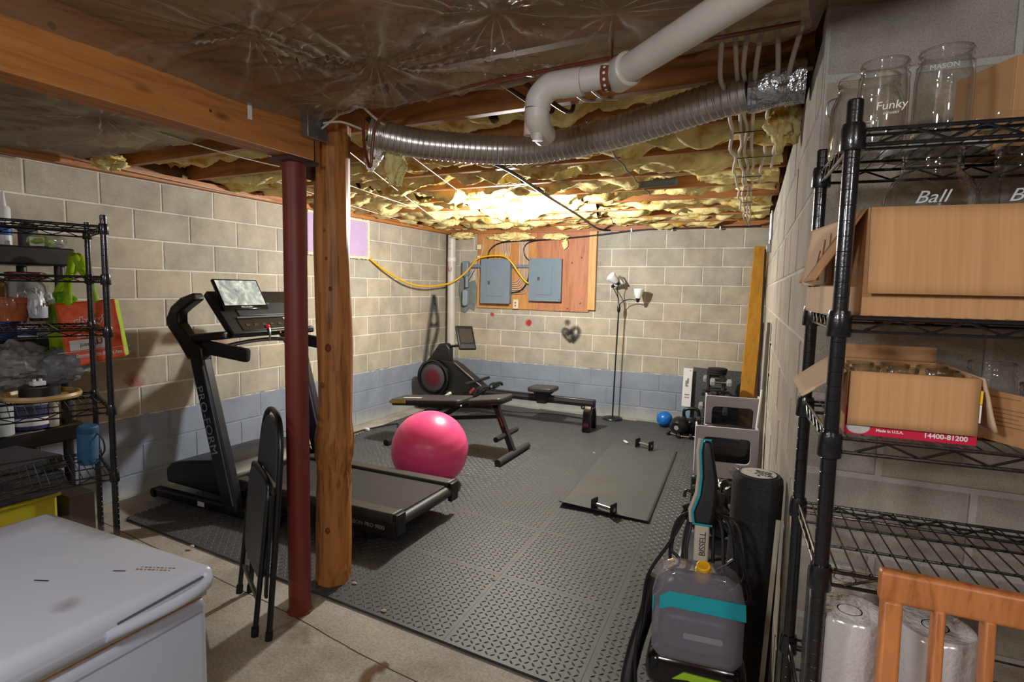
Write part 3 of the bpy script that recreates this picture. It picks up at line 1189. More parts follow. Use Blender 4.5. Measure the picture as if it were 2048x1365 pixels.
cable('yellow_cable', [(.015, -1.655, 1.795), (.05, -1.40, 1.66), (.10, -1.05, 1.535), (.14, -.72, 1.50), (.16, -.45, 1.52), (.22, -.26, 1.56), (.33, -.17, 1.66), (.43, -.15, 1.765), (.54, -.165, 1.865), (.72, -.165, 1.90), (.90, -.165, 1.895), (1.0, -.15, 1.82), (1.08, -.12, 1.70), (1.16, -.10, 1.60), (1.21, -.095, 1.565)], .0105, cable_y, 'yellow cable swagged from the purple board to the breaker panels', k=8)
cable('wire', [(.44, -.05, 1.74), (.40, -.06, 1.66), (.33, -.07, 1.54), (.30, -.08, 1.46)], .004, cable_k, 'thin black wire beside the grey conduit elbow')

rc = random.Random(5)
starts = [(3.825, 0.0), (3.845, .012), (3.87, .02), (3.915, .03), (3.955, .035), (3.80, -.01)]
descr = ['white cable nearest the duct in the bundle by the block wall', 'second white cable of the bundle at the right ceiling edge', 'third white cable of the bundle at the right ceiling edge', 'white cable bending sharply in the bundle by the block wall', 'outermost white cable of the bundle, beside the near block wall', 'thin white cable slanting into the ceiling bundle']
for i, (x, dx) in enumerate(starts):
    pts_ = []
    yy = -4.82
    end = (-.15, -.15, -.4, -2.4, -2.9, -1.2)[i]
    while yy < end:
        t_ = (yy + 4.82) / 4.67
        xx = x - .16 * min(1, t_ * 1.1) + rc.uniform(-.010, .010)
        pts_.append((xx + dx * (1 - t_), yy, 2.216 - (.016 if len(pts_) % 2 else 0) - .004 * i))
        yy += .2438
    pts_[0] = (pts_[0][0], -4.80, 2.225)
    cable('white_cable', pts_, .0075, cable_w, descr[i], group='white cables under the joists', k=5)
for si, (y, x0, x1) in enumerate(((-4.16, 3.80, 3.96), (-3.68, 3.78, 3.94), (-3.2, 3.76, 3.92), (-2.71, 3.73, 3.86), (-2.22, 3.71, 3.82), (-1.73, 3.7, 3.78))):
    y2 = y - .055 * x0 * (-y / 4.65)
    MB().span((x0 - .02, y2 - .004, 2.190), (x1, y2 + .004, 2.1935)).build('cable_strap', cable_k, None, label='dark strap across the white ceiling cables, %s counted from the duct' % ('first', 'second', 'third', 'fourth', 'fifth', 'sixth')[si], cat='strap', group='straps across the white cables')
cable('white_cable', [(2.178, -4.63, 2.16), (2.21, -4.60, 2.20), (2.25, -4.60, 2.222), (2.31, -4.61, 2.222), (2.36, -4.62, 2.235)], .005, cable_w, 'upper white cable curling out of the grey junction box')
cable('white_cable', [(2.178, -4.62, 2.185), (2.24, -4.58, 2.195), (2.30, -4.52, 2.175), (2.34, -4.46, 2.16), (2.37, -4.42, 2.14)], .005, cable_w, 'lower white cable running from the junction box to the foil duct')
cable('white_cable', [(2.38, -4.60, 2.232), (2.41, -4.50, 2.185), (2.46, -4.35, 2.16), (2.52, -4.2, 2.185), (2.6, -4.0, 2.21)], .0055, cable_w, 'white cable dropping behind the hanging brown tube')
for q, (a, b_) in enumerate((((.174, -4.516, 2.215), (.05, -2.75, 2.20)), ((1.234, -4.80, 2.215), (1.20, -3.945, 2.205)), ((1.45, -4.5, 2.21), (1.0, -2.2, 2.20)), ((2.2, -4.1, 2.2), (1.3, -1.0, 2.2)), ((1.9, -4.15, 2.2), (.5, -.9, 2.2)), ((.8, -3.6, 2.2), (.2, -.9, 2.2)))):
    lb = ('white string along the ceiling above the left block wall', 'white string under the batts left of the timber beam', 'white string between the beam and the left wall', 'white string crossing the batts towards the bulb', 'white string behind the log post under the batts', 'white string under the batts above the purple board')[q]
    a, b_ = Vector(a), Vector(b_)
    pp = [a.lerp(b_, t) + Vector((0, 0, -.012 * math.sin(math.pi * t))) for t in [i / 14 for i in range(15)]]
    cable('string', pp, .0035, cable_w, lb, 'string', 'white strings under the batts', sm=False, n=6)
pp = [Vector((3.22, -4.22, 2.20)).lerp(Vector((3.10, -2.30, 2.2)), i / 12) + Vector((.01 * (i % 2), 0, -.015 * math.sin(math.pi * i / 12))) for i in range(13)]
cable('string', pp, .005, M('grey_string', (120, 112, 100), .8), 'fuzzy grey string sagging across the yellow batts right of the drain', 'string')
cable('brown_tube', [(3.99, -4.83, 2.205), (3.7, -4.82, 2.20), (3.3, -4.78, 2.203), (2.95, -4.725, 2.208), (2.66, -4.66, 2.208), (2.52, -4.63, 2.195), (2.455, -4.62, 2.14), (2.435, -4.615, 2.07), (2.425, -4.61, 2.0), (2.41, -4.605, 1.992), (2.40, -4.60, 2.01), (2.375, -4.59, 2.07), (2.365, -4.585, 2.12), (2.36, -4.58, 2.2)], .0065, copper_red, 'brown-red tube along the joist, hanging in a loop by the log post', 'tube', k=8)
for q, (x, y) in enumerate(((3.02, -4.62), (3.10, -4.60))):
    cable('copper_pipe', [(x, y, 2.245), (x + .06, y + .3, 2.22), (x + .07, y + .36, 2.26)], .009, M('tarnished_copper_%d' % q, (70, 44, 34), .4, metal=.6), ('dark copper pipe crossing the first bay, near the brown tube', 'dark copper pipe nearer the drain elbow')[q], 'pipe', 'copper pipes above the duct')
for q, (x, y) in enumerate(((3.24, -4.64), (3.31, -4.64))):
    cable('white_cable', [(x, y, 2.24), (x + .03, y + .2, 2.215), (x + .05, y + .38, 2.26)], .006, cable_w, ('white cable stub left of the drain coupling', 'white cable stub right above the drain elbow')[q], 'cable', 'short cables above the drain')
gt = MB().tube([(3.13, -2.77, 2.19), (3.37, -2.82, 2.19)], .022, 14).build('foam_sleeve', M('grey_foam', (108, 118, 122), .8), None, label='grey foam sleeve lying under a joist in the batts', cat='sleeve')


def tuft(name, c, r, sc, seed, label):
    c = Vector(c)

    def fn(u, v):
        a, ph = 2 * math.pi * u, math.pi * v
        d = Vector((math.sin(ph) * math.cos(a), math.sin(ph) * math.sin(a), math.cos(ph)))
        k = 1 + .45 * noise.noise(d * 2.2 + Vector((seed, 0, 0))) + .25 * noise.noise(d * 6 + Vector((seed, 3, 0))) + .1 * noise.noise(d * 15)
        return c + Vector((d.x * sc[0], d.y * sc[1], d.z * sc[2])) * r * k
    return MB().grid(fn, 48, 28).build(name, insul, None, smooth=80, label=label, cat='insulation')


tuft('insulation_tuft', (3.965, -4.10, 2.155), .085, (.7, .8, 1.1), 3, 'loose yellow insulation clump hanging by the top of the block wall')
tuft('insulation_tuft', (2.36, -4.36, 2.065), .075, (.55, .8, 1.3), 8, 'yellow insulation strip hanging out of the foil duct stub')
tuft('insulation_tuft', (.30, -4.40, 2.20), .09, (1.2, .8, .5), 5, 'yellow insulation lump drooping at the edge of the left plastic sheet')
tuft('insulation_tuft', (.98, -.10, 2.14), .10, (2.6, .6, .5), 6, 'yellow insulation bulging over the plywood panel board')
tuft('insulation_tuft', (1.55, -.09, 2.13), .06, (2.6, .6, .55), 16, 'bright yellow insulation roll above the right breaker panel')
tuft('insulation_tuft', (1.66, -.06, 2.04), .035, (1, .5, 1.5), 26, 'small yellow insulation scrap hanging on the plywood board')
tuft('insulation_tuft', (.30, -.14, 2.16), .09, (1.8, .8, .45), 36, 'yellow insulation sagging over the white corner pipe')

# ---------------------------------------------------------------- rubber floor mat of interlocking tiles
MA = -.070
mo = Vector((.37, -4.425, 0))
SH = -.11          # the near edge runs a little askew to the sides
mu = Vector((math.cos(MA), math.sin(MA), 0))
mv = Vector((-math.sin(MA), math.cos(MA), 0)) + mu * SH
mt = thing('rubber_floor_mat', 'large grey diamond-plate rubber mat of interlocking tiles covering the gym floor', 'floor mat', tuple(mo), MA)
TS = .605
tile_cache = {}


def diamond(wd, dp, ox=0, oy=0):
    """raised lozenges, alternating direction"""
    b = MB()
    s_ = .0290
    ni, nj = int(wd / s_), int(dp / s_)
    for i in range(ni):
        for j in range(nj):
            cx, cy = (i + .5) * s_ + (wd - ni * s_) / 2, (j + .5) * s_ + (dp - nj * s_) / 2
            a = math.pi / 4 if (i + j) % 2 else -math.pi / 4
            c, s2 = math.cos(a), math.sin(a)
            vs = [(cx + (x * c - y * s2) + ox, cy + (x * s2 + y * c) + oy, z) for x, y, z in ((-.0138, 0, .0), (-.0056, -.005, 0), (.0056, -.005, 0), (.0138, 0, 0), (.0056, .005, 0), (-.0056, .005, 0), (-.006, 0, .0032), (.006, 0, .0032))]
            b.add(vs, [(0, 1, 6), (1, 2, 7, 6), (2, 3, 7), (3, 4, 7), (4, 5, 6, 7), (5, 0, 6)])
    return b


for i in range(6):
    for j in range(8):
        wd = TS if i < 5 else .56
        dp = TS if j < 7 else round(.10 + .0415 * i, 4)
        key = (wd, dp)
        if key not in tile_cache:
            n = 12
            out = []
            q = .018
            def saw(k, L_):
                return q * (1 if int(k * 2 / 3) % 2 else 0)
            me = MB().box((wd / 2, dp / 2, .006), (wd - .0004, dp - .0004, .012)).mesh('tile', mat_m, None, 0)
            bm = bmesh.new()
            bm.from_mesh(me)
            bmesh.ops.bevel(bm, geom=[e for e in bm.edges if all(v.co.z > .01 for v in e.verts)], offset=.0005, segments=1, affect='EDGES')
            bm.to_mesh(me)
            bm.free()
            dm = diamond(wd - .012, dp - .012).mesh('tread', mat_m, None, 60)
            for q_ in (me, dm):
                for v_ in q_.vertices:
                    v_.co.x += SH * v_.co.y
            tile_cache[key] = (me, dm)
        me, dm = tile_cache[key]
        o = bpy.data.objects.new('tile', me)
        COL.objects.link(o)
        o.parent = mt
        o.location = (i * TS + SH * j * TS, j * TS, 0)
        d = bpy.data.objects.new('tread', dm)
        COL.objects.link(d)
        d.parent = o
        d.location = (.006, .006, .0118)
        d['kind'] = 'stuff'
# toothed edge towards the left wall
te = MB()
for k in range(100):
    p = mo + mv * (.03 + k * .044) + mu * -.012
    te.box((p.x, p.y, .006), (.026, .024, .012), (0, 0, MA))
te.build('toothed_edge', mat_m, mt, kind='stuff')

# floor marks: slab joint, cracks, rust stain
ck = MB()
cp_ = [(.2, -4.50), (1.2, -4.62), (2.06, -4.725), (2.5, -4.80), (3.1, -4.87), (3.6, -4.93)]
P = spline([(x, y, .0) for x, y in cp_], 10)
for a, b_ in zip(P[:-1], P[1:]):
    j = .004 * noise.noise(a * 9)
    ck.bar((a.x, a.y + j, -.0006), (b_.x, b_.y + j, -.0006), .0045, .003)
ck.build('slab_joint', crack_m, fl)
stroke('rust_stain', [([(2.66, -4.80), (2.63, -4.88), (2.66, -4.97), (2.64, -5.08), (2.66, -5.25)], .034), ([(2.64, -4.83), (2.68, -4.86)], .03), ([(2.67, -4.95), (2.60, -5.04), (2.57, -5.2)], .022)], Matrix.Translation((0, 0, .0008)), rust_st, fl, 'rusty brown water stain on the concrete')
stroke('dark_stain', [([(2.19, -4.84)], .06), ([(2.1, -4.80), (2.2, -4.78), (2.28, -4.86)], .03), ([(1.75, -4.78), (1.83, -4.80)], .03)], Matrix.Translation((0, 0, .0006)), dirt_st, fl)
chip_m = M('pale_wood_chip', (200, 188, 160), .9, var=.2, vs=60)


def debris(nm, c, r, sc, sd, lbl):
    o_ = tuft(nm, c, r * .8, sc, sd, lbl)
    o_.data.materials.clear()
    o_.data.materials.append(chip_m)
    o_['category'] = 'debris'


for i, (x, y, r) in enumerate(((1.08, -4.50, .014), (2.15, -4.40, .012), (2.43, -4.53, .012), (2.75, -4.05, .008), (2.9, -1.05, .012), (2.55, -1.6, .01))):
    debris('debris_fluff', (x, y, .012 + r * .4), r, (1.3, .8, .5), 50 + i, ('pale debris crumb at the near left mat edge', 'pale fluff on the mat beside the log foot', 'pale fluff on the near mat edge', 'white speck on the mat near the treadmill', 'pale chip on the mat beyond the chrome handles', 'pale fleck on the mat near the bench')[i])

# ---------------------------------------------------------------- flat exercise mat
em = thing('exercise_mat', 'flat dark grey exercise mat with a curled near edge on the rubber floor', 'mat', (2.98, -2.1, .014))


def emf(u, v):
    x = 2.705 + .62 * u + .0 * v
    x0 = 2.705 + (2.615 - 2.705) * v
    x = x0 + .615 * u
    y = -2.965 + 1.77 * v
    z = .017 + .035 * math.exp(-v / .03) * (1 - u) ** 1.2 + .010 * math.exp(-v / .03) * u
    return (x, y, z)


MB().grid(emf, 24, 60).build('sheet', mat2_m, em, solid=.006, smooth=50)

# ---------------------------------------------------------------- chrome push-up bars
def pushbar(c, rz, label):
    t_ = thing('push_up_bar', label, 'push-up bar', c, rz, 'chrome push-up bars')
    R = Matrix.Translation(c) @ Matrix.Rotation(rz, 4, 'Z')
    b = MB(R)
    b.cyl((-.07, 0, .042), (.07, 0, .042), .013, n=14)
    b.build('bar', chrome, t_)
    for s_ in (-1, 1):
        e = MB(R)
        e.box((s_ * .075, 0, .042), (.012, .075, .084))
        pl = e.build('end_plate', black_p, t_, bev=.006)
        MB(R).cyl((s_ * .081, 0, .042), (s_ * .083, 0, .042), .014, n=14).build('bolt_cap', chrome, pl)
    return t_


pushbar((3.02, -2.955, .024), -.32, 'chrome push-up bar with square black ends on the near edge of the flat mat')
pushbar((2.935, -1.255, .022), -.42, 'chrome push-up bar with square black ends on the far part of the flat mat')
MB().bar((2.70, -1.07, .022), (2.75, -1.14, .022), .022, .012).build('paper_scrap', white_p, None, bev=.003, label='small white scrap on the mat left of the far push-up bar', cat='scrap')

# ---------------------------------------------------------------- pink ball, blue ball
pb = thing('exercise_ball', 'large glossy pink exercise ball between treadmill and bench', 'ball', (1.60, -2.90, .012))
sp = MB()
prof = []
for i in range(49):
    a = math.pi * i / 48
    r_ = .288 + .0012 * math.cos(a * 22) * (abs(math.cos(a)) < .8)
    prof.append((max(1e-4, r_ * math.sin(a)), .288 - r_ * math.cos(a)))
sp.lathe(prof, (1.60, -2.90, .012), 64, (.25, -.3, .92))
sp.build('skin', pink, pb, smooth=180)
MB().cyl((1.43, -3.06, .18), (1.425, -3.065, .176), .012, n=12).build('plug', white_p, pb)
bb = thing('slam_ball', 'small shiny blue ball on the floor against the back wall', 'ball', (2.945, -.235, .012))
MB().sphere((2.945, -.235, .098), .086, 28, 16).build('skin', blue_ball, bb, smooth=180)
stroke_pts = [Vector((2.945 + .0862 * math.cos(a), -.235 - .0862 * abs(math.sin(a)) * .8, .098 + .05 * math.sin(a * 2))) for a in [i * math.pi / 10 for i in range(11)]]
MB().tube([Vector((2.945, -.235, .098)) + (p - Vector((2.945, -.235, .098))).normalized() * .0862 for p in stroke_pts], .0016, 5).build('seam', M('pale_blue_line', (120, 180, 226), .5), bb)

# ---------------------------------------------------------------- floor lamp
fl_ = thing('floor_lamp', 'slim black floor lamp with three white cone shades in front of the back wall', 'floor lamp', (2.34, -.16, .012))
MB().lathe([(.0, .012), (.115, .012), (.118, .02), (.112, .032), (.03, .04), (.012, .05), (0, .05)], (2.34, -.16, 0), 32).build('base', black_s, fl_)
MB().tube([(2.34, -.16, .04), (2.352, -.16, .7), (2.366, -.16, 1.30)], .0085, 10).build('pole', black_s, fl_)
MB().lathe([(.009, -.05), (.018, -.035), (.02, 0), (.018, .02), (.012, .045), (0, .045)], (2.366, -.16, 1.30), 14).build('hub', black_s, fl_)
heads = [((2.366, -.16, 1.33), [(2.36, -.165, 1.40), (2.345, -.18, 1.5), (2.36, -.19, 1.575)], (2.36, -.19, 1.575), (-.55, -.55, .62)),
         ((2.366, -.15, 1.33), [(2.345, -.14, 1.42), (2.30, -.12, 1.50), (2.27, -.11, 1.545)], (2.27, -.11, 1.545), (.75, -.1, .55)),
         ((2.366, -.16, 1.32), [(2.40, -.165, 1.37), (2.48, -.17, 1.405), (2.575, -.17, 1.395)], (2.58, -.17, 1.385), (.06, -.03, 1))]
for i, (a, mid, tip, ax) in enumerate(heads):
    MB().tube(spline([a] + mid, 6), .005, 8).build('gooseneck', black_s, fl_)
    sh = MB().lathe([(.024, .03), (.045, .075), (.055, .125), (.056, .14), (.052, .14), (.05, .125), (.041, .078), (.02, .034)], tip, 24, ax, closed=True).build('lamp_shade', frost, fl_)
    MB().lathe([(.004, -.012), (.014, -.01), (.027, .034), (.0, .036)], tip, 16, ax).build('socket', black_s, sh)

# ---------------------------------------------------------------- treadmill
T = thing('treadmill', 'black treadmill with tilted console screen facing away from the left wall', 'treadmill', (1.15, -3.70, .012))
YN, YF = -4.03, -3.35
MB().span((.78, YN + .06, .185), (2.09, YF - .06, .205)).build('belt', belt_m, T, bev=.004)
MB().span((.70, YN + .03, .085), (2.06, YF - .03, .18)).build('deck', black_p, T, bev=.006)
for y0, y1 in ((YN, YN + .09), (YF - .09, YF)):
    r_ = MB().span((.80, y0, .15), (2.105, y1, .226)).build('side_rail', rail_m, T, bev=.012)
    MB().span((2.104, y0 + .002, .10), (2.135, y1 - .002, .222)).build('end_cap', black_p, r_, bev=.006)
    MB().span((2.098, y0 + .004, .2235), (2.112, y1 - .004, .229)).build('silver_strip', M('silver_strip' + str(y0), (150, 156, 166), .3, metal=.6), r_)
MB().span((.95, YN - .004, .08), (2.12, YN + .012, .185)).build('side_skirt', black_p, T, bev=.006)
MB().cyl((2.10, YN + .085, .165), (2.10, YF - .085, .165), .034, n=18).build('rear_roller', dark_grey, T)
hood = [(.19, .10), (.185, .20), (.24, .245), (.42, .285), (.66, .325), (.78, .315), (.86, .24), (.86, .09)]
MB().prism(hood, YF - YN + .03, Matrix(((1, 0, 0, 0), (0, 0, 1, YN - .015), (0, 1, 0, 0), (0, 0, 0, 1)))).build('motor_hood', black_p, T, bev=.018, seg=3)
for y in (-4.095, -3.285):
    MB().span((.16, y - .03, .022), (1.32, y + .03, .082)).build('base_rail', black_p, T, bev=.012)
    MB().cyl((.165, y - .03, .045), (.165, y + .03, .045), .033, n=16).build('front_wheel', rubber, T)
for y in (YN + .12, YF - .12):
    MB().span((1.84, y - .05, .012), (1.93, y + .05, .09)).build('rear_foot', rubber, T, bev=.01)
upr = []
for y, sgn in ((-4.10, -1), (-3.28, 1)):
    u_ = MB().prism([(.86, .05), (.985, .04), (.985, .10), (.72, 1.0), (.70, 1.06), (.585, 1.06), (.595, .98)], .066, Matrix(((1, 0, 0, 0), (0, 0, 1, y - .033), (0, 1, 0, 0), (0, 0, 0, 1)))).build('upright', navy_metal, T, bev=.014, seg=3)
    upr.append(u_)
    MB().tube([(.965, y - .034 * 0 - .036, .10), (.72, y - .036, .97)], .006, 8).build('trim_line', M('upright_edge_line' + str(sgn), (96, 104, 118), .3, metal=.5), u_)  # lighter metallic line along the edge of the upright
    # console arm: sweeps forward from the upright and back up to the console top
    arm = [(.72, 1.0), (.705, 1.085), (.60, 1.135), (.50, 1.235), (.50, 1.29), (.555, 1.325), (.665, 1.385), (.645, 1.43), (.52, 1.395), (.425, 1.335), (.375, 1.255), (.385, 1.205), (.49, 1.10), (.575, 1.0)]
    MB().prism(arm, .075, Matrix(((1, 0, 0, 0), (0, 0, 1, y - .0375), (0, 1, 0, 0), (0, 0, 0, 1)))).build('console_arm', black_p, T, bev=.014, seg=3)
    h_ = MB().bar((.66, y + .02 * -sgn, 1.085), (1.05, y + .03 * -sgn, 1.052), .052, .088).build('handlebar', foam_grip, T, bev=.02, seg=4)
    MB().bar((.60, y - .0 * sgn, 1.14), (.83, y - .07 * sgn, 1.165), .10, .05).build('side_tray', black_p, T, bev=.012)
# console plate between the arms
pt, pb_ = Vector((.60, 0, 1.425)), Vector((.845, 0, 1.155))
for nm, k0, k1, y0, y1, th, mm in (('console_panel', 0, 1, -4.02, -3.36, .05, black_p), ('console_face', .30, .62, -3.90, -3.46, .064, dark_grey), ('control_strip', .68, .96, -3.94, -3.42, .06, M('control_strip', (44, 40, 30), .3))):
    a, b_ = pt.lerp(pb_, k0), pt.lerp(pb_, k1)
    a.y = b_.y = (y0 + y1) / 2
    MB().bar(a, b_, y1 - y0, th, (.74, 0, .67)).build(nm, mm, T, bev=.008)
nc = Vector((.74, 0, .67))
for k, y0, y1, th in ((.66, -3.93, -3.43, .012), (.34, -3.86, -3.60, .012)):
    a = pt.lerp(pb_, k) + nc * .034
    MB().bar((a.x, y0, a.z), (a.x, y1, a.z), th, .006, nc).build('silver_line', M('console_line_%d' % int(k * 100), (150, 160, 172), .3, metal=.7), T)
for i in range(7):
    a = pt.lerp(pb_, .83) + nc * .031
    y = -3.88 + .066 * i
    MB().box((a.x, y, a.z), (.02, .03, .004), Vector((0, 0, 1)).rotation_difference(nc).to_matrix().to_4x4()).build('button', dark_grey, T)
a = pt.lerp(pb_, .72) + nc * .033
MB().box((a.x, -3.53, a.z), (.014, .06, .003), Vector((0, 0, 1)).rotation_difference(nc).to_matrix().to_4x4()).build('label_plate', white_print, T)
a = pt.lerp(pb_, .9) + nc * .036
k_ = MB().sphere((a.x, -3.735, a.z), .014, 12, 8).build('safety_key', M('red_key', (230, 30, 26), .3, emit=.3), T)
MB().tube(spline([(a.x + .01, -3.735, a.z - .01), (a.x + .02, -3.737, a.z - .05), (a.x + .012, -3.738, a.z - .10)], 6), .007, 6).build('lanyard', galv, k_)
MB().sphere((a.x + .01, -3.64, a.z - .045), .008, 10, 6).build('clip', M('orange_clip', (226, 130, 20), .4), k_)
MB().tube(spline([(.66, -4.06, 1.03), (.72, -4.0, 1.075), (.745, -3.85, 1.10), (.75, -3.69, 1.108), (.745, -3.53, 1.10), (.72, -3.38, 1.075), (.66, -3.32, 1.03)], 8), .014, 10).build('crossbar', M('dark_chrome', (120, 124, 130), .22, metal=.8), T)
# screen
sb, stp = Vector((.745, -3.815, 1.316)), Vector((.625, -3.815, 1.516))
sn = (stp - sb).normalized().cross(Vector((0, -1, 0)))
if sn.x < 0:
    sn = -sn
s_ = MB().bar(sb, stp, .352, .022, sn).build('screen', black_gloss, T, bev=.006)
m_, t_, b_n = nt('treadmill_display')
co_ = coords(t_, None, 'World')
n_ = N(t_, 'ShaderNodeTexNoise', Scale=9, Detail=6, Roughness=.6, Distortion=1.2)
t_.links.new(co_, n_.inputs['Vector'])
rr_ = ramp(t_, [(.3, lin((92, 100, 98))), (.5, lin((160, 170, 166))), (.68, lin((226, 230, 222)))])
t_.links.new(n_.outputs['Fac'], rr_.inputs[0])
t_.links.new(rr_.outputs[0], b_n.inputs['Base Color'])
t_.links.new(rr_.outputs[0], b_n.inputs['Emission Color'])
b_n.inputs['Emission Strength'].default_value = .42
b_n.inputs['Roughness'].default_value = .12
MB().bar(sb.lerp(stp, .14) + sn * .0112, sb.lerp(stp, .95) + sn * .0112, .325, .002, sn).build('display', m_, s_)
d_ = (stp - sb).normalized()
c_ = sb.lerp(stp, .075) + sn * .0118
text('PRO-FORM', .018, c_ + d_ * -.006, (0, 1, 0), d_, white_print, T, align='CENTER')
MB().bar((.675, -3.81, 1.345), (.615, -3.81, 1.43), .12, .03).build('screen_mount', black_p, T, bev=.01)
# lettering down the near upright
dn_ = Vector((.93 - .645, 0, .08 - 1.02)).normalized()
text('PRO-FORM', .088, Vector((.665, -4.137, .83)) + Vector((-.012, 0, 0)), dn_, dn_.cross(Vector((0, -1, 0))) * -1, M('upright_lettering', (148, 154, 164), .4), T, space=1.05, ext=.0004)
text('CARBON PRO 9000', .034, (1.76, YN - .0046, .128), (1, 0, 0), (0, 0, 1), M('rail_lettering', (150, 152, 158), .4), T, ext=.0004)
MB().span((1.00, YN - .02, .10), (1.06, YN - .004, .145)).build('red_clip', red_p, T, bev=.004)
MB().span((.62, -4.128, .038), (.68, -4.124, .068)).build('white_sticker', white_print, T)

# ---------------------------------------------------------------- rowing machine
Rw = thing('rowing_machine', 'black rowing machine with red-centred flywheel standing along the back wall', 'rowing machine', (1.2, -.8, .012))
fc = Vector((.365, -.92, .43))
MB().lathe([(.0, 0), (.17, 0), (.195, .012), (.205, .04), (.205, .13), (.19, .16), (0, .16)], fc, 44, (0, 1, 0)).build('flywheel_housing', black_gloss, Rw)
MB().lathe([(.198, -.012), (.21, -.006), (.212, .012), (.2, .016)], fc, 44, (0, 1, 0), closed=True).build('flywheel_rim', black_p, Rw)


def disc_mat():
    m, t, b = nt('flywheel_disc')
    L = t.links.new
    pos = t.nodes.new('ShaderNodeTexCoord').outputs['Object']
    ln = N(t, 'ShaderNodeVectorMath', operation='LENGTH')
    L(pos, ln.inputs[0])
    r = ramp(t, [(.0, lin((92, 22, 36))), (.075, lin((86, 20, 34))), (.10, lin((74, 40, 52))), (.125, lin((70, 62, 72))), (.17, lin((60, 60, 68)))])
    L(ln.outputs['Value'], r.inputs[0])
    L(r.outputs[0], b.inputs['Base Color'])
    b.inputs['Roughness'].default_value = .45
    return m


me = MB().lathe([(0, -.004), (.155, -.004), (.16, .0), (.16, .003), (0, .003)], (0, 0, 0), 40, (0, 1, 0)).mesh('flywheel_disc', disc_mat())
o = bpy.data.objects.new('flywheel_disc', me)
COL.objects.link(o)
o.parent = Rw
o.location = rootm(Rw).inverted() @ fc
XZ = lambda y: Matrix(((1, 0, 0, 0), (0, 0, 1, y), (0, 1, 0, 0), (0, 0, 0, 1)))
MB().prism([(.42, .64), (.60, .63), (.68, .60), (1.0, .38), (1.02, .32), (.86, .25), (.62, .22), (.52, .30), (.52, .56)], .13, XZ(-.87)).build('body', black_p, Rw, bev=.018, seg=3)
MB().tube([(.64, -.885, .625), (.83, -.885, .49), (1.0, -.885, .375)], .007, 8).build('trim_line', M('rower_trim', (110, 96, 92), .35), Rw)
MB().prism([(.22, .60), (.40, .83), (.50, .84), (.55, .78), (.55, .62)], .10, XZ(-.85)).build('mast', black_p, Rw, bev=.02, seg=3)
MB().tube([(.50, -.80, .80), (.62, -.82, .815), (.76, -.84, .83)], .016, 10).build('monitor_arm', black_s, Rw)
mc, mn = Vector((.765, -.85, .92)), Vector((.80, -.42, .40)).normalized()
mx_ = Vector((0, 0, 1)).cross(mn).normalized()
mtop = mn.cross(mx_)
Bm = basis(mc, mx_ + mtop * -.05, mtop)
mo_ = MB(Bm).box((0, 0, 0), (.23, .29, .03)).build('monitor', black_p, Rw, bev=.012)
MB(Bm).box((0, .02, .0155), (.165, .17, .002)).build('display', M('off_display', (62, 58, 52), .18), mo_, bev=.0008)
MB(Bm).box((0, -.105, .0155), (.19, .05, .003)).build('button_strip', dark_grey, mo_)
MB().span((.92, -.83, .265), (2.315, -.77, .345)).build('rail', black_s, Rw, bev=.008)
MB().span((.9, -.835, .3), (2.30, -.825, .33)).build('rail_track', dark_grey, Rw)
se = MB()
se.prism([(p[0], p[1]) for p in rrect(.30, .25, .05)], .05, basis((1.72, -.80, .385), (1, 0, .03), (0, 1, 0)))
se.build('seat', vinyl, Rw, bev=.015, seg=3)
MB().prism([(1.59, .39), (1.85, .39), (1.80, .345), (1.77, .25), (1.66, .25), (1.64, .345)], .09, XZ(-.845)).build('carriage', black_p, Rw, bev=.008)
arch = [(-.14, .0), (-.085, .0), (-.075, .16), (-.045, .225), (.045, .225), (.075, .16), (.085, 0), (.14, 0), (.115, .2), (.06, .275), (-.06, .275), (-.115, .2)]
MB().prism(arch, .085, Matrix(((0, 0, 1, 2.215), (1, 0, 0, -.80), (0, 1, 0, .014), (0, 0, 0, 1)))).build('rear_leg', black_gloss, Rw, bev=.012, seg=3)
MB().tube(spline([(2.17, -.80, .27), (2.165, -.80, .245), (2.18, -.80, .235), (2.195, -.80, .25)], 5), .008, 8).build('hook', black_s, Rw)
MB().tube([(.36, -1.05, .045), (.36, -.55, .045)], .028, 12).build('front_foot', black_p, Rw)
MB().bar((.36, -.8, .05), (.45, -.8, .26), .06, .05).build('front_strut', black_s, Rw, bev=.006)
MB().tube(spline([(.86, -1.02, .415), (.93, -.86, .435), (1.0, -.70, .46)], 6), .017, 12).build('pull_handle', foam_grip, Rw)
MB().bar((.93, -.86, .43), (.80, -.83, .46), .03, .03).build('handle_clip', black_s, Rw, bev=.004)
for y in (-.97, -.66):
    f_ = MB().bar((.93, y, .25), (1.10, y, .37), .11, .025).build('foot_plate', black_p, Rw, bev=.008)
    MB().tube(spline([(.98, y - .055, .30), (1.02, y - .03, .38), (1.06, y + .03, .38), (1.02, y + .055, .31)], 5), .012, 6).build('foot_strap', rubber, f_)
    MB().tube(spline([(1.05, y - .05, .36), (1.09, y - .03, .395), (1.13, y + .0, .40), (1.13, y + .04, .375)], 6), .016, 8).build('heel_cup', rubber, f_)
MB().bar((.88, -.95, .30), (.93, -.93, .36), .012, .03).build('red_bracket', M('red_bracket', (130, 40, 40), .5), Rw, bev=.003)
MB().bar((.50, -.9, .20), (.60, -.9, .27), .04, .03).build('logo_plate', white_print, Rw, bev=.003)
cable('black_cable', [(2.1, -.35, .02), (1.7, -.30, .025), (1.35, -.36, .02), (1.1, -.45, .03), (.8, -.5, .04), (.5, -.6, .03)], .008, cable_k, 'black power cord on the floor behind the rowing machine')
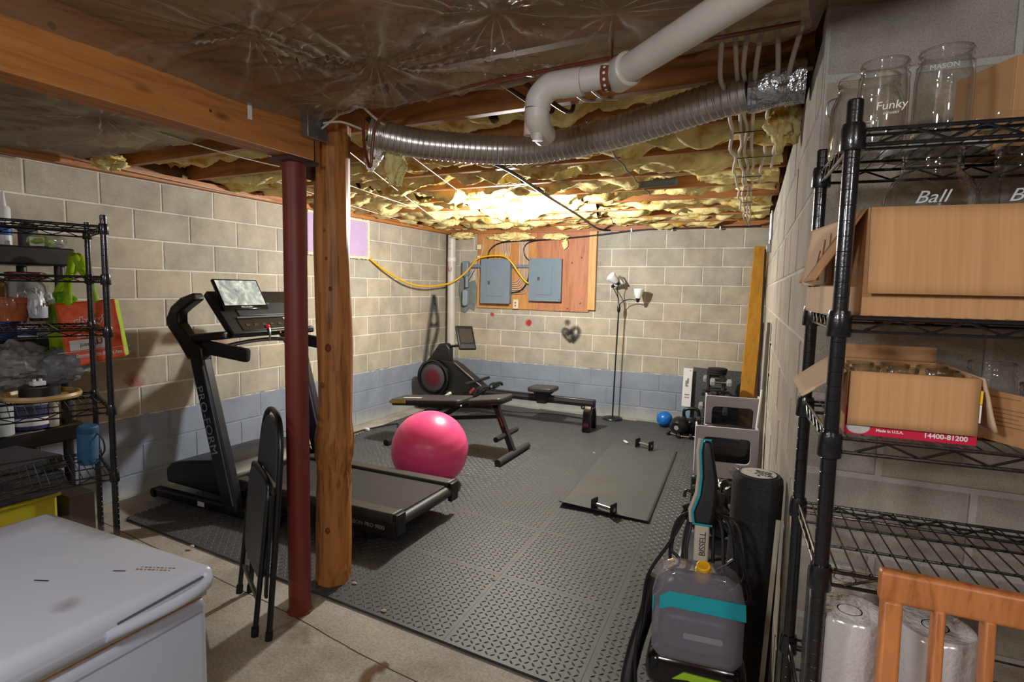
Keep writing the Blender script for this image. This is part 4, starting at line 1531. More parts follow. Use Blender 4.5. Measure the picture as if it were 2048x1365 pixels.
cable('black_cable', [(.80, -1.75, .03), (.5, -1.75, .02), (.36, -1.60, .02), (.30, -1.72, .02), (.22, -1.98, .018), (.20, -2.25, .015), (.14, -2.6, .012), (.12, -3.0, .012)], .008, cable_k, 'black cord lying along the left wall past the mat edge')
MB().box((.235, -1.95, .02), (.05, .035, .025)).build('cord_plug', white_p, None, bev=.006, label='white plug on the black cord by the left wall', cat='plug')

# ---------------------------------------------------------------- weight bench
Bn = thing('weight_bench', 'adjustable black weight bench with gold end label behind the pink ball', 'bench', (1.3, -2.06, .012))


def pad(x0, x1, z0, z1, nm):
    a, b_ = Vector((x0, -2.06, z0)), Vector((x1, -2.06, z1))
    x = (b_ - a).normalized()
    Mx = basis((a + b_) / 2, x, (0, 1, 0))
    o_ = MB(Mx).prism(rrect((b_ - a).length, .285, .045), .04, Matrix.Translation((0, 0, -.04))).build(nm, vinyl, Bn, bev=.012, seg=3)
    MB(Mx).prism(rrect((b_ - a).length - .01, .275, .045), .02, Matrix.Translation((0, 0, -.058))).build('pad_base', vinyl_edge, o_, bev=.004)
    return o_


bp_ = pad(.70, 1.47, .425, .495, 'back_pad')
st_ = pad(1.535, 1.875, .502, .552, 'seat_pad')
MB().box((.80, -2.2035, .412), (.185, .003, .028), (0, -.09, 0)).build('gold_label', M('gold_label', (196, 166, 60), .35, metal=.3), bp_)
MB().box((.90, -2.10, .4445), (.2, .03, .001), (0, -.09, 0)).build('print_line', white_print, bp_)
MB().bar((.95, -2.06, .375), (1.8, -2.06, .46), .05, .05).build('spine', black_s, Bn, bev=.004)
MB().bar((1.76, -2.06, .47), (1.945, -2.06, .05), .05, .05).build('front_leg', M('dark_purple_steel', (40, 32, 40), .35), Bn, bev=.004)
MB().bar((1.815, -2.06 - .026, .36), (1.85, -2.06 - .026, .28), .002, .02, (0, 1, 0)).build('orange_label', M('orange_label', (214, 110, 30), .5), Bn)
MB().bar((1.45, -2.06, .44), (.80, -2.06, .05), .045, .045).build('rear_leg', black_s, Bn, bev=.004)
MB().bar((1.25, -2.06, .28), (1.80, -2.06, .36), .035, .035).build('brace', black_s, Bn, bev=.004)
MB().cyl((1.95, -2.385, .042), (1.95, -1.75, .042), .03, n=16).build('front_foot', dark_grey, Bn)
MB().cyl((.765, -2.33, .042), (.765, -1.79, .042), .03, n=16).build('rear_foot', black_p, Bn)
MB().cyl((1.868, -2.26, .20), (1.868, -2.10, .20), .024, n=16).build('ankle_roller', foam_grip, Bn)
MB().cyl((1.868, -2.02, .20), (1.868, -1.83, .20), .024, n=16).build('ankle_roller', foam_grip, Bn)
MB().cyl((1.868, -2.2, .20), (1.868, -1.9, .20), .01, n=10).build('roller_bar', chrome, Bn)
MB().sphere((1.49, -2.205, .445), .012, 10, 6).build('pivot_bolt', chrome, Bn)

# ---------------------------------------------------------------- folded chair leaning on the red column
cb = Vector((1.925, -4.785, 0))
wv = Vector((.855, -.52, 0)).normalized()
nv_ = Vector((.52, .855, 0)).normalized()
vv = (Vector((0, 0, 1)) + nv_ * .085).normalized()
Mc = basis(cb, wv, vv)          # local z = wv x vv
zc = Mc.col[2].xyz              # points away from the column or to it
sg = 1 if zc.dot(nv_) < 0 else -1   # sg*z is towards the camera side
Fc = thing('folding_chair', 'folded dark grey metal chair leaning against the red column', 'chair', tuple(cb))
fr_ = [(-.225, .0, 0), (-.215, .45, 0), (-.195, .74, 0), (-.155, .875, 0), (-.07, .93, 0), (.07, .93, 0), (.155, .875, 0), (.195, .74, 0), (.215, .45, 0), (.225, .0, 0)]
MB(Mc).tube(spline(fr_, 6), .0125, 10).build('front_frame', black_s, Fc)
rf_ = [(-.20, .02, .052 * sg), (-.195, .50, .04 * sg), (-.18, .62, .035 * sg), (-.13, .665, .035 * sg), (.13, .665, .035 * sg), (.18, .62, .035 * sg), (.195, .50, .04 * sg), (.20, .02, .052 * sg)]
MB(Mc).tube(spline(rf_, 6), .011, 10).build('rear_frame', black_s, Fc)
bk = [(-.19, .66), (-.185, .76), (-.15, .855), (-.07, .905), (.07, .905), (.15, .855), (.185, .76), (.19, .66)]
MB(Mc).prism(bk, .028, Matrix.Translation((0, 0, -.014))).build('backrest', M('dark_grey_vinyl', (62, 64, 68), .42, bump=.4, bs=320), Fc, bev=.008, seg=3)
MB(Mc).prism([(p[0], p[1] + .445) for p in rrect(.40, .42, .08)], .038, Matrix.Translation((0, 0, .030 * sg - .019))).build('seat', M('dark_grey_seat_vinyl', (64, 66, 70), .42, bump=.4, bs=320), Fc, bev=.012, seg=3)
for x in (-.205, .205):
    MB(Mc).bar((x, .18, .02 * sg), (x, .62, .03 * sg), .012, .03, (1, 0, 0)).build('side_link', black_s, Fc, bev=.002)
MB(Mc).bar((-.20, .16, .045 * sg), (.20, .16, .045 * sg), .02, .012).build('stretcher', black_s, Fc)
for (x, y, z) in ((-.225, .0, 0), (.225, .0, 0), (-.20, .02, .052 * sg), (.20, .02, .052 * sg)):
    MB(Mc).cyl((x, y - .004, z), (x, y + .035, z), .0155, n=12).build('foot_cap', rubber, Fc)

# ---------------------------------------------------------------- weights by the back wall
def hex_dumbbell(name, label, loc, axis, r, L_, hmat, group, hm=None):
    t_ = thing(name, label, 'dumbbell', loc, 0, group)
    a = Vector(axis).normalized()
    c = Vector(loc)
    MB().cyl(c - a * L_ * .32, c + a * L_ * .32, r * .32, n=12).build('handle', hm or chrome, t_)
    for s_ in (-1, 1):
        MB().lathe([(r * .55, L_ * .25), (r, L_ * .29), (r, L_ * .46), (r * .6, L_ * .5), (0, L_ * .5)], c, 6, a * s_).build('head', hmat, t_, bev=.002)
    return t_


LR = thing('dumbbell_rack', 'black A-frame rack holding hex dumbbells before the leaning floor tile', 'rack', (3.45, -.45, .012))
for x in (3.40, 3.55):
    MB().bar((x, -.66, .012), (x, -.46, .66), .03, .03).build('upright', black_s, LR, bev=.003)
    MB().bar((x, -.22, .012), (x, -.40, .64), .03, .03).build('upright', black_s, LR, bev=.003)
for z, d in ((.12, .30), (.27, .24), (.41, .17), (.545, .11)):
    for s_ in (-1, 1):
        y = -.44 + s_ * d / 2 - .04 * (s_ < 0)
        MB().bar((3.37, y, z - .03), (3.58, y, z - .03), .05, .012).build('cradle', black_s, LR, bev=.002)
MB().cyl((3.46, -.44, .64), (3.46, -.44, .665), .05, n=20).build('top_cap', black_s, LR)
wp = thing('weight_plates', 'black weight plates stacked on top of the dumbbell rack', 'weight plates', (3.47, -.43, .665))
for k in range(3):
    MB().lathe([(.015, 0), (.09, .0), (.097, .006), (.097, .016), (.09, .021), (.015, .021)], (3.475 + .004 * k, -.43, .666 + .022 * k), 28).build('plate', rubber, wp)
rows = [(.60, -.53, .043, iron_grey, 'top'), (.46, -.575, .036, dark_grey, 'second'), (.325, -.62, .048, iron_grey, 'third'), (.185, -.66, .04, dark_grey, 'lowest')]
for i, (z, y, r, mm, w_) in enumerate(rows):
    hex_dumbbell('hex_dumbbell', '%s hex dumbbell in the %s near row of the rack' % (('pale', 'dark')[i % 2], w_), (3.53 - .01 * i, y, z), (1, .12, 0), r, .21, mm, 'dumbbells on the rack')
    hex_dumbbell('hex_dumbbell', '%s hex dumbbell sticking out left in the %s row of the rack' % (('pale', 'dark')[i % 2], w_), (3.44 - .012 * i, y + .19, z + .0), (1, .12, 0), r, .2, mm, 'dumbbells on the rack')
for i, (a, b_) in enumerate((((3.10, -.60, .034), (1, -.5, 0)), ((3.22, -.66, .036), (1, .1, 0)), ((3.33, -.63, .036), (1, -.15, 0)))):
    hex_dumbbell('small_dumbbell', ('small chrome and black dumbbell farthest left below the kettlebells', 'small chrome dumbbell in the middle before the kettlebells', 'small chrome dumbbell on the floor beside the grey crate')[i], a, b_, .027, .15, black_p, 'small dumbbells on the floor')


def kettle(c, R_, label):
    t_ = thing('kettlebell', label, 'kettlebell', c, 0, 'kettlebells')
    Mk = Matrix.Translation(c) @ R_.to_4x4()
    MB(Mk).lathe([(0, 0), (.055, 0), (.085, .03), (.097, .08), (.086, .135), (.05, .165), (0, .172)], (0, 0, 0), 28).build('body', black_s, t_)
    MB(Mk).tube(spline([(-.05, 0, .14), (-.075, 0, .19), (-.07, 0, .245), (-.035, 0, .265), (.035, 0, .265), (.07, 0, .245), (.075, 0, .19), (.05, 0, .14)], 6), .017, 12).build('handle', black_s, t_)
    MB(Mk).cyl((0, 0, -.001), (0, 0, .001), .024, n=20).build('base_disc', iron_grey, t_)
    return t_


kettle((3.265, -.40, .012), Euler((0, -.10, 0)).to_matrix(), 'upright black kettlebell beside the leaning floor tile')
kettle((3.135, -.66, .115), Euler((-1.45, 0, -.25)).to_matrix(), 'black kettlebell lying with its pale base towards the room')

ml = thing('leaning_floor_tile', 'spare diamond-plate floor tile leaning upright against the back wall', 'floor tile', (3.49, -.06, .012))
Bl = basis((3.19, -.115, .06), (1, 0, -.02), (0, .09, 1))
MB(Bl).box((.305, .31, 0), (.61, .62, .012)).build('tile', mat_m, ml, bev=.002)
dd = diamond(.60, .61)
dd.v = [Bl @ (p + Vector((.005, .005, .006))) for p in dd.v]
dd.build('tread', mat_m, ml, kind='stuff')
ws = thing('packing_strip', 'white and blue printed packing strip leaning left of the spare floor tile', 'packing strip', (3.15, -.1, .012))
Bw = basis((3.095, -.16, .26), (1, 0, 0), (.10, .10, 1))
MB(Bw).box((.06, .2, 0), (.095, .42, .006)).build('board', white_p, ws)
MB(Bw).box((.06, -.06, 0), (.095, .10, .0055)).build('lower_board', M('pale_blue_print', (110, 150, 168), .5), ws)
for k, (px_, pz_, pw_, ph_) in enumerate(((.05, .25, .02, .05), (.066, .27, .018, .06), (.056, .215, .034, .018), (.062, .12, .05, .012), (.062, .09, .05, .012), (.085, .385, .012, .012))):
    MB(Bw).box((px_, pz_, .0032), (pw_, ph_, .0006)).build('print_mark', M('strip_print_%d' % k, (120, 124, 126), .6), ws)

# leaning boards in the corner
yb_ = thing('leaning_board', 'yellow-brown timber board leaning in the far right corner', 'board', (3.80, -.35, .012))
MB().bar((3.755, -.42, .012), (3.815, -.075, 1.985), .042, .135, (1, .2, 0)).build('plank', board_m, yb_, bev=.003)
MB().bar((3.815, -.40, .012), (3.838, -.08, 1.2), .02, .10, (1, .2, 0)).build('pale_batten', stud_m, yb_)
bk_ = MB().bar((3.882, -.62, .012), (3.862, -.34, 1.93), .12, .02, (1, 0, 0)).build('dark_slab', M('dark_slab', (30, 28, 26), .8), None, bev=.003, label='tall dark slab standing behind the yellow timber board', cat='slab')
wb_ = thing('leaning_sheet', 'narrow white sheet with a blue tape mark leaning on the right wall', 'sheet', (3.91, -1.55, .012))
MB().bar((3.915, -1.95, .012), (3.922, -1.65, 1.18), .34, .012, (1, 0, 0)).build('sheet', M('white_sheet', (196, 192, 196), .6), wb_, bev=.002)
MB().bar((3.910, -1.80, .75), (3.911, -1.775, .86), .05, .003, (1, 0, 0)).build('blue_tape', M('blue_tape', (24, 60, 190), .5), wb_)
dv = MB().bar((3.94, -2.5, .012), (3.945, -2.32, 1.30), .02, .16, (0, 1, 0)).build('grey_plank', M('grey_plank', (120, 112, 104), .8, var=.15, vs=10), None, bev=.002, label='weathered grey plank standing against the right block wall', cat='board')

# ---------------------------------------------------------------- stacked grey crates
def crate(loc, rz, w_, d_, h_, label):
    t_ = thing('plastic_crate', label, 'crate', loc, rz, 'grey open-fronted crates')
    R = Matrix.Translation(loc) @ Matrix.Rotation(rz, 4, 'Z')
    o = [(p[0], p[1] + h_ / 2) for p in rrect(w_, h_, .012, 3)]
    iw, ih = w_ * .76, h_ * .50
    i_ = [(p[0] - .0, p[1] + h_ * .55) for p in rrect(iw, ih, .03, 3)]
    n = len(o)
    vs = [(x, 0, z) for x, z in o] + [(x, 0, z) for x, z in i_] + [(x, .022, z) for x, z in o] + [(x, .022, z) for x, z in i_]
    fs = []
    for k in range(n):
        j = (k + 1) % n
        fs += [(k, j, n + j, n + k), (2 * n + k, 3 * n + k, 3 * n + j, 2 * n + j), (k, 2 * n + k, 2 * n + j, j), (n + k, n + j, 3 * n + j, 3 * n + k)]
    MB(R).add(vs, fs).build('front_frame', grey_pl, t_, smooth=30)
    for s_ in (-1, 1):
        MB(R).box((s_ * (w_ / 2 - .006), d_ / 2 + .012, h_ / 2), (.012, d_ - .02, h_)).build('side_panel', grey_pl, t_, bev=.003)
    MB(R).box((0, d_ * .5, h_ * .10), (w_ - .03, d_ - .06, .012)).build('shelf_panel', grey_pl, t_)
    MB(R).box((0, d_ - .01, h_ * .5), (w_ - .03, .01, h_ - .03)).build('smoky_back', smoky, t_)
    return t_


crate((3.735, -2.55, .255), .15, .40, .13, .345, 'near grey plastic crate with a rounded window, behind the foam roller')
crate((3.735, -2.05, .34), .14, .385, .13, .385, 'far grey plastic crate, partly hidden behind the near one')
for k, (x, y, z, w_, d_, h_) in enumerate(((3.71, -2.45, .132, .38, .26, .238), (3.72, -1.95, .175, .36, .24, .324))):
    bx = MB().box((x, y, z), (w_, d_, h_)).build('storage_box', black_p, None, bev=.02, label=('black storage box under the near grey crate', 'black storage box under the far grey crate')[k], cat='box')
tw = MB()
tw.tube(spline([(3.56, -2.10, .495), (3.65, -2.14, .50), (3.75, -2.13, .505), (3.86, -2.15, .49)], 6), .03, 10)
tw.build('rolled_mat', dark_bag, None, label='rolled black bag lying in the far grey crate', cat='bag')
MB().bar((3.60, -2.44, .52), (3.82, -2.46, .50), .05, .02).build('blue_grey_case', M('blue_grey_case', (38, 62, 78), .4), None, bev=.006, label='dark blue case lying in the window of the near grey crate', cat='case')
MB().tube([(3.90, -2.16, .45), (3.925, -2.05, .80)], .008, 8).build('white_stick', white_p, None, label='thin white stick leaning between the two grey crates', cat='stick')

# ---------------------------------------------------------------- things on the back and left walls
pbd = thing('panel_board', 'orange plywood board with a pale stud edge carrying the breaker panels', 'board', (1.2, -.01, 1.25))
MB().span((.455, -.022, 1.24), (1.28, -.004, 2.19)).build('left_sheet', ply_m, pbd, bev=.002)
MB().span((1.281, -.023, 1.235), (1.965, -.004, 2.19)).build('right_sheet', ply2_m, pbd, bev=.002)
MB().span((1.955, -.045, 1.262), (2.045, -.004, 2.19)).build('stud', stud_m, pbd, bev=.003)
for (x, z) in ((1.86, 1.88), (1.74, 1.82), (1.86, 1.34), (1.70, 1.27)):
    MB().cyl((x, -.0225, z), (x, -.0245, z), .012, n=8).build('knot', kn, pbd)


def breaker(label, x0, x1, z0, z1, dep, door, latch):
    t_ = thing('breaker_panel', label, 'breaker panel', ((x0 + x1) / 2, -.023, z0), 0)
    yf = -.023 - dep
    MB().span((x0 + .012, yf + .004, z0 + .012), (x1 - .012, -.0235, z1 - .012)).build('box', grey_panel, t_)
    MB().span((x0, yf, z0), (x1, yf + .004, z1)).build('cover', grey_panel, t_, bev=.0015)
    dx0, dx1, dz0, dz1 = door
    d_ = MB().span((dx0, yf - .007, dz0), (dx1, yf - .0005, dz1)).build('door', grey_panel, t_, bev=.003)
    MB().span((latch[0] - .016, yf - .011, latch[1] - .022), (latch[0] + .016, yf - .007, latch[1] + .022)).build('latch', M('latch_grey_%d' % int(x0 * 100), (70, 78, 86), .4), d_, bev=.002)
    for x in (x0 + .02, x1 - .02):
        for z in (z0 + .02, z1 - .02):
            MB().cyl((x, yf - .003, z), (x, yf, z), .006, n=10).build('screw', chrome, t_)
    return t_


breaker('grey breaker panel on the left of the plywood board, under the yellow cable', .555, .965, 1.305, 1.862, .095, (.64, .88, 1.40, 1.74), (.68, 1.565))
breaker('shiny grey breaker panel on the right of the plywood board', 1.21, 1.635, 1.352, 1.872, .07, (1.32, 1.515, 1.43, 1.80), (1.345, 1.625))
ol = thing('outlet', 'cream wall outlet at the bottom of the plywood board', 'outlet', (1.02, -.023, 1.30))
MB().span((.985, -.05, 1.245), (1.055, -.023, 1.36)).build('box', M('cream_plastic', (224, 214, 180), .5), ol, bev=.004)
MB().span((1.0, -.053, 1.265), (1.04, -.05, 1.34)).build('cover', M('cream_cover', (214, 204, 166), .5), ol, bev=.002)
for z in (1.285, 1.32):
    MB().span((1.012, -.054, z - .008), (1.028, -.053, z + .008)).build('socket', dark_print, ol)
ol2 = thing('connector_block', 'small cream connector block at the upper left of the plywood board', 'connector', (.49, -.023, 2.0))
MB().span((.455, -.05, 1.99), (.515, -.023, 2.05)).build('box', MATS['cream_plastic'], ol2, bev=.004)
MB().span((.465, -.05, 1.86), (.50, -.028, 1.91)).build('plug', white_p, ol2, bev=.004)
# wires in front of the board
k_ = 0
for grp, (xs, z1, z0, lbl) in enumerate((((.72, .79, .812, .836, .858, .88, .902, .924), 2.17, 1.87, 'white wire running down into the top of the left breaker panel'),)):
    for i, x in enumerate(xs):
        cable('white_wire', [(x, -.034, z1), (x + .004, -.034, 2.0), (x - .01 * (i > 4), -.036, 1.92), (x - .02 * (i > 4), -.045, z0)], .0058, cable_w, ('leftmost white wire entering the top of the left breaker panel' if i == 0 else 'white wire in the bundle entering the top of the left breaker panel'), 'wire', None if i == 0 else 'white wires into the left breaker panel top', k=4, n=6)
for i in range(7):
    x = 1.055 + .018 * i
    e = 1.58 - .024 * i
    cable('white_wire', [(x, -.033 - .003 * (i % 2), 2.16), (x + .002, -.034, 1.85), (x + .006, -.035, 1.66), (x - .01, -.04, e + .04), (x - .045, -.045, e + .005), (.972, -.05, e)], .0058, cable_w, 'white wire curving from the ceiling into the side of the left breaker panel', 'wire', 'white wires curving into the left breaker panel side', k=5, n=6)
cable('white_wire', [(.545, -.035, 2.13), (.54, -.035, 2.0), (.515, -.035, 1.92), (.49, -.035, 1.84), (.485, -.035, 1.72), (.51, -.035, 1.63), (.545, -.035, 1.60)], .006, cable_w, 'white wire looping left of the left breaker panel', 'wire', k=6)
cd = thing('conduit', 'grey plastic conduit with elbow fitting entering the back wall patch', 'conduit', (.33, -.05, 1.35))
MB().tube([(.36, -.06, 1.775), (.567, -.06, 1.775)], .022, 14).build('pipe', grey_panel, cd)
MB().tube([(.968, -.055, 1.775), (1.222, -.055, 1.775)], .019, 14).build('pipe', grey_panel, cd)
MB().tube([(.325, -.06, 1.74), (.325, -.06, 1.50)], .026, 14).build('pipe', grey_panel, cd)
lb = MB()
lb.prism([(p[0], p[1]) for p in rrect(.085, .20, .035)], .075, Matrix(((1, 0, 0, .315), (0, 0, 1, -.10), (0, 1, 0, 1.74), (0, 0, 0, 1))))
lb.build('elbow_fitting', grey_panel, cd, bev=.008)
MB().prism([(p[0], p[1]) for p in rrect(.068, .21, .034)], .055, Matrix(((1, 0, 0, .312), (0, 0, 1, -.095), (0, 1, 0, 1.365), (0, 0, 0, 1)))).build('lower_fitting', M('light_panel_grey', (142, 156, 168), .35), cd, bev=.01)
pa = MB()
pts_ = [(.19, 1.60), (.24, 1.62), (.30, 1.56), (.42, 1.60), (.45, 1.50), (.445, 1.35), (.41, 1.19), (.35, 1.235), (.28, 1.165), (.215, 1.18), (.205, 1.3), (.175, 1.45)]
pa.prism(pts_, .012, Matrix(((1, 0, 0, 0), (0, 0, 1, -.0135), (0, 1, 0, 0), (0, 0, 0, 1))))
pa.build('cement_patch', M('grey_cement', (116, 124, 122), .9, var=.15, vs=12, bump=.8, bs=30), wl_back, bev=.004)
cp2 = thing('corner_pipe', 'white plastic pipe standing upright in the far left corner', 'pipe', (.115, -.10, .6))
MB().cyl((.12, -.10, .012), (.115, -.10, 2.17), .052, n=22).build('pipe', pvc, cp2)
MB().lathe([(.0525, 0), (.0545, .003), (.0545, .05), (.0525, .053)], (.1165, -.10, 1.83), 22).build('label_band', white_p, cp2)
for z, m__ in ((2.06, dark_print), (1.99, dark_print), (1.72, dark_print)):
    MB().span((.098, -.1535, z), (.125, -.1525, z + .005)).build('print_line', m__, cp2)
text('U', .085, (.092, -.1535, 1.70), (1, 0, 0), (0, 0, 1), M('red_pipe_print', (200, 60, 50), .6), cp2)
MB().span((.045, -.10, .70), (.068, -.05, 2.19)).build('dark_strip', M('dark_strip', (84, 70, 48), .8, var=.2), None, label='dark upright strip behind the white corner pipe', cat='batten')  # plain dark strip standing behind the corner pipe
pf = thing('foam_board_plug', 'lilac foam board closing a window hole in the left wall', 'foam board', (.01, -2.09, 1.78))
MB().span((-.0, -2.52, 1.79), (.022, -1.665, 2.175)).build('board', purple, pf, bev=.002)


def bead(a, b_, seed):
    a, b_ = Vector(a), Vector(b_)
    n = int((b_ - a).length / .022)
    P_ = [a.lerp(b_, i / n) + Vector((.004 * noise.noise(Vector((i * .7, seed, 0))), .006 * noise.noise(Vector((i * .9, seed, 3))), .006 * noise.noise(Vector((i * .8, seed, 9))))) for i in range(n + 1)]
    MB().tube(P_, .015, 8, radii=[.016 + .008 * noise.noise(Vector((i * .9, seed, 5))) for i in range(n + 1)]).build('foam_bead', spray_foam, pf)


bead((.02, -2.53, 1.785), (.02, -1.66, 1.785), 1)
bead((.02, -1.66, 1.785), (.02, -1.66, 2.18), 2)
bead((.02, -1.66, 2.17), (.02, -2.53, 2.17), 3)
# sprayed marks on the block faces
Mb = basis((0, -.0035, 0), (1, 0, 0), (0, 0, 1))
Ml = basis((.0035, 0, 0), (0, 1, 0), (0, 0, 1))
stroke('heart_graffiti', [([(1.755, .86), (1.69, .91), (1.645, .97), (1.66, 1.02), (1.71, 1.01), (1.75, .96)], .028), ([(1.75, .955), (1.77, 1.02), (1.82, 1.04), (1.85, 1.0), (1.83, .93), (1.765, .855)], .04), ([(1.70, .94), (1.75, .985), (1.79, .93), (1.76, .90)], .045), ([(1.76, .90)], .06), ([(1.69, .965)], .05)], Mb, spray_k, wl_back, 'small black sprayed heart on the block wall')
stroke('spray_smudge', [([(1.70, 1.10)], .05)], Mb, spray_k, wl_back)
stroke('red_spray_mark', [([(1.185, 1.075)], .055), ([(1.17, 1.08), (1.19, 1.05), (1.21, 1.08), (1.185, 1.11)], .018)], Mb, spray_r, wl_back, 'red sprayed dot under the plywood board')
stroke('red_spray_mark', [([(.655, 1.18), (.675, 1.15), (.70, 1.17)], .022)], Mb, spray_r, wl_back)
stroke('pale_spray_mark', [([(1.29, 1.09)], .08), ([(.73, 1.13)], .05)], Mb, spray_w, wl_back)
stroke('black_graffiti', [([(-.34, 1.40), (-.39, 1.2), (-.45, .95), (-.50, .70), (-.56, .45)], .075), ([(-.34, 1.40), (-.28, 1.2), (-.24, 1.02), (-.26, .90), (-.36, .72), (-.42, .60)], .07), ([(-.42, 1.02), (-.33, 1.0), (-.25, 1.03)], .05), ([(-.34, 1.3), (-.33, 1.15)], .08)], Ml, spray_k, wl_left, 'tall black sprayed letter A on the left wall by the corner')
stroke('pink_spray_mark', [([(-4.17, .79), (-4.13, .83), (-4.08, .76)], .06), ([(-3.45, 1.0)], .09), ([(-3.3, .95), (-3.25, 1.08)], .06), ([(-3.7, 1.0)], .10), ([(-3.75, .80), (-3.5, .80)], .07)], Ml, spray_p, wl_left, 'faded pink spray on the left wall')

# conduit high on the right wall
rcn = thing('wall_conduit', 'thin galvanised conduit high on the right block wall', 'conduit', (3.93, -1.5, 2.0))
pr0 = Vector((3.899, -1.1, 0))
MB().tube([(3.904, -1.1, 2.19), (3.905, -1.1, 1.92)], .013, 12).build('pipe', galv, rcn)
MB().tube([(3.912, -1.3, 2.19), (3.913, -1.3, 1.95)], .010, 12).build('pipe', galv, rcn)
MB().span((3.88, -1.15, 1.86), (3.915, -1.05, 1.93)).build('box', galv, rcn, bev=.003)

# ---------------------------------------------------------------- wire shelving units
def wire_shelf(label, loc, rz, L_, D_, Ht, levels, group=None):
    t_ = thing('wire_shelving', label, 'shelving unit', loc, rz)
    R = Matrix.Translation(loc) @ Matrix.Rotation(rz, 4, 'Z')
    prof = [(0, 0), (.016, 0), (.016, .02), (.0127, .022)]
    z = .05
    while z < Ht - .01:
        prof += [(.0127, z - .0026), (.0127, z - .0007), (.0122, z), (.0127, z + .0007), (.0127, z + .0026)]
        z += .0254
    prof += [(.0127, Ht - .003), (.0105, Ht), (0, Ht)]
    pm = None
    for x in (0, L_):
        for y in (0, D_):
            if pm is None:
                pm = MB().lathe(prof, (0, 0, 0), 16).mesh('post', black_coat, None, 30)
            o_ = bpy.data.objects.new('post', pm)
            COL.objects.link(o_)
            o_.parent = t_
            o_.location = (x, y, 0)
    cm = MB().lathe([(.0129, -.022), (.0185, -.022), (.0195, -.02), (.0185, .014), (.0165, .022), (.0129, .022)], (0, 0, 0), 18).mesh('collar', black_coat, None, 40)
    # one tray, shared by all levels
    b = MB()
    e = .018
    for z_ in (0, -.024):
        for y in (0, D_):
            b.tube([(e, y, z_), (L_ - e, y, z_)], .0033, 7)
        for x in (0, L_):
            b.tube([(x, e, z_), (x, D_ - e, z_)], .0033, 7)
    for y in (0, D_):
        n = int(L_ / .05)
        pts = [(e + .02 + (L_ - 2 * e - .04) * i / n, y, -.0215 if i % 2 == 0 else -.0025) for i in range(n + 1)]
        b.tube(pts, .0024, 6)
    for x in (0, L_):
        n = int(D_ / .03)
        pts = [(x, e + .01 + (D_ - 2 * e - .02) * i / n, -.0215 if i % 2 == 0 else -.0025) for i in range(n + 1)]
        b.tube(pts, .0024, 6)
    n = int(L_ / .0265)
    for i in range(1, n):
        x = L_ * i / n
        b.tube([(x, -.002, .0015), (x, D_ + .002, .0015)], .0017, 5)
    for y in (.02, D_ * .36, D_ * .68, D_ - .02):
        b.tube([(.005, y, -.0045), (L_ - .005, y, -.0045)], .0027, 6)
    tm = b.mesh('tray', black_coat, None, 50)
    for z_ in levels:
        o_ = bpy.data.objects.new('tray', tm)
        COL.objects.link(o_)
        o_.parent = t_
        o_.location = (0, 0, z_)
        for x in (0, L_):
            for y in (0, D_):
                c_ = bpy.data.objects.new('collar', cm)
                COL.objects.link(c_)
                c_.parent = o_
                c_.location = (x, y, -.012)
    return t_


LS_a = math.atan2(.93, .366)
LS_L, LS_D = .90, .446
LS_o = Vector((1.41, -5.08, 0)) - Vector((.366, .93, 0)).normalized() * LS_L
LV = [.66, .955, 1.29, 1.512, 1.722]
wire_shelf('black wire shelving unit on the left, turned before the block wall', tuple(LS_o), LS_a, LS_L, LS_D, 1.768, LV)
LM = Matrix.Translation(LS_o) @ Matrix.Rotation(LS_a, 4, 'Z')


def ls(x, y, z):
    return tuple(LM @ Vector((x, y, z)))


# black resin shelving behind it, along the wall
rs = thing('resin_shelving', 'black resin shelving with thick slab shelves against the left wall', 'shelving unit', (.32, -5.1, 0))
for z in (.25, .72, 1.19, 1.66):
    MB().span((.08, -5.95, z - .095), (.55, -4.735, z)).build('shelf_slab', black_p, rs, bev=.012)
for x in (.13, .50):
    for y in (-5.9, -4.79):
        MB().cyl((x, y, 0), (x, y, 1.64), .024, n=14).build('leg', black_p, rs)

# things on the resin shelving
def bottle(name, c, prof, mat, label, cat='bottle', group=None, caps=None, lab=None):
    t_ = thing(name, label, cat, c, 0, group)
    MB().lathe(prof, c, 20).build('body', mat, t_)
    if caps:
        MB().lathe(caps[0], c, 18).build('cap', caps[1], t_)
    if lab:
        MB().lathe([(lab[0] + .0006, lab[1]), (lab[0] + .0012, lab[1] + .002), (lab[0] + .0012, lab[2] - .002), (lab[0] + .0006, lab[2])], c, 22).build('label', lab[3], t_)
    return t_


blue_lab = M('blue_label', (30, 84, 160), .5)
c = (0.287, -4.924, 1.671)
c = (c[0], c[1], 1.661)
bottle('sealant_tube', c, [(.0, 0), (.027, 0), (.027, .20), (.02, .21), (0, .212)], white_p, 'white and blue sealant tube with nozzle on the top resin shelf', 'tube', caps=([(.012, .205), (.01, .23), (.004, .29), (0, .29)], white_p), lab=(.027, .06, .10, blue_lab))
c = (0.426, -4.837, 1.673)
tg_ = thing('wrapped_greens', 'crumpled green and clear wrapped bundle on the top resin shelf', 'bundle', (c[0], c[1], 1.661))


def lump(o, sc, seed, amp=.25, nu=30, nv=18):
    o = Vector(o)

    def fn(u, v):
        a, ph = 2 * math.pi * u, math.pi * v
        d = Vector((math.sin(ph) * math.cos(a), math.sin(ph) * math.sin(a), math.cos(ph)))
        k = 1 + amp * noise.noise(d * 2.4 + Vector((seed, 0, 0))) + amp * .6 * abs(noise.noise(d * 5.5 + Vector((seed, 2, 0)))) + amp * .25 * noise.noise(d * 14 + Vector((seed, 2, 0)))
        return o + Vector((d.x * sc[0], d.y * sc[1], d.z * sc[2])) * k
    return MB().grid(fn, nu, nv)


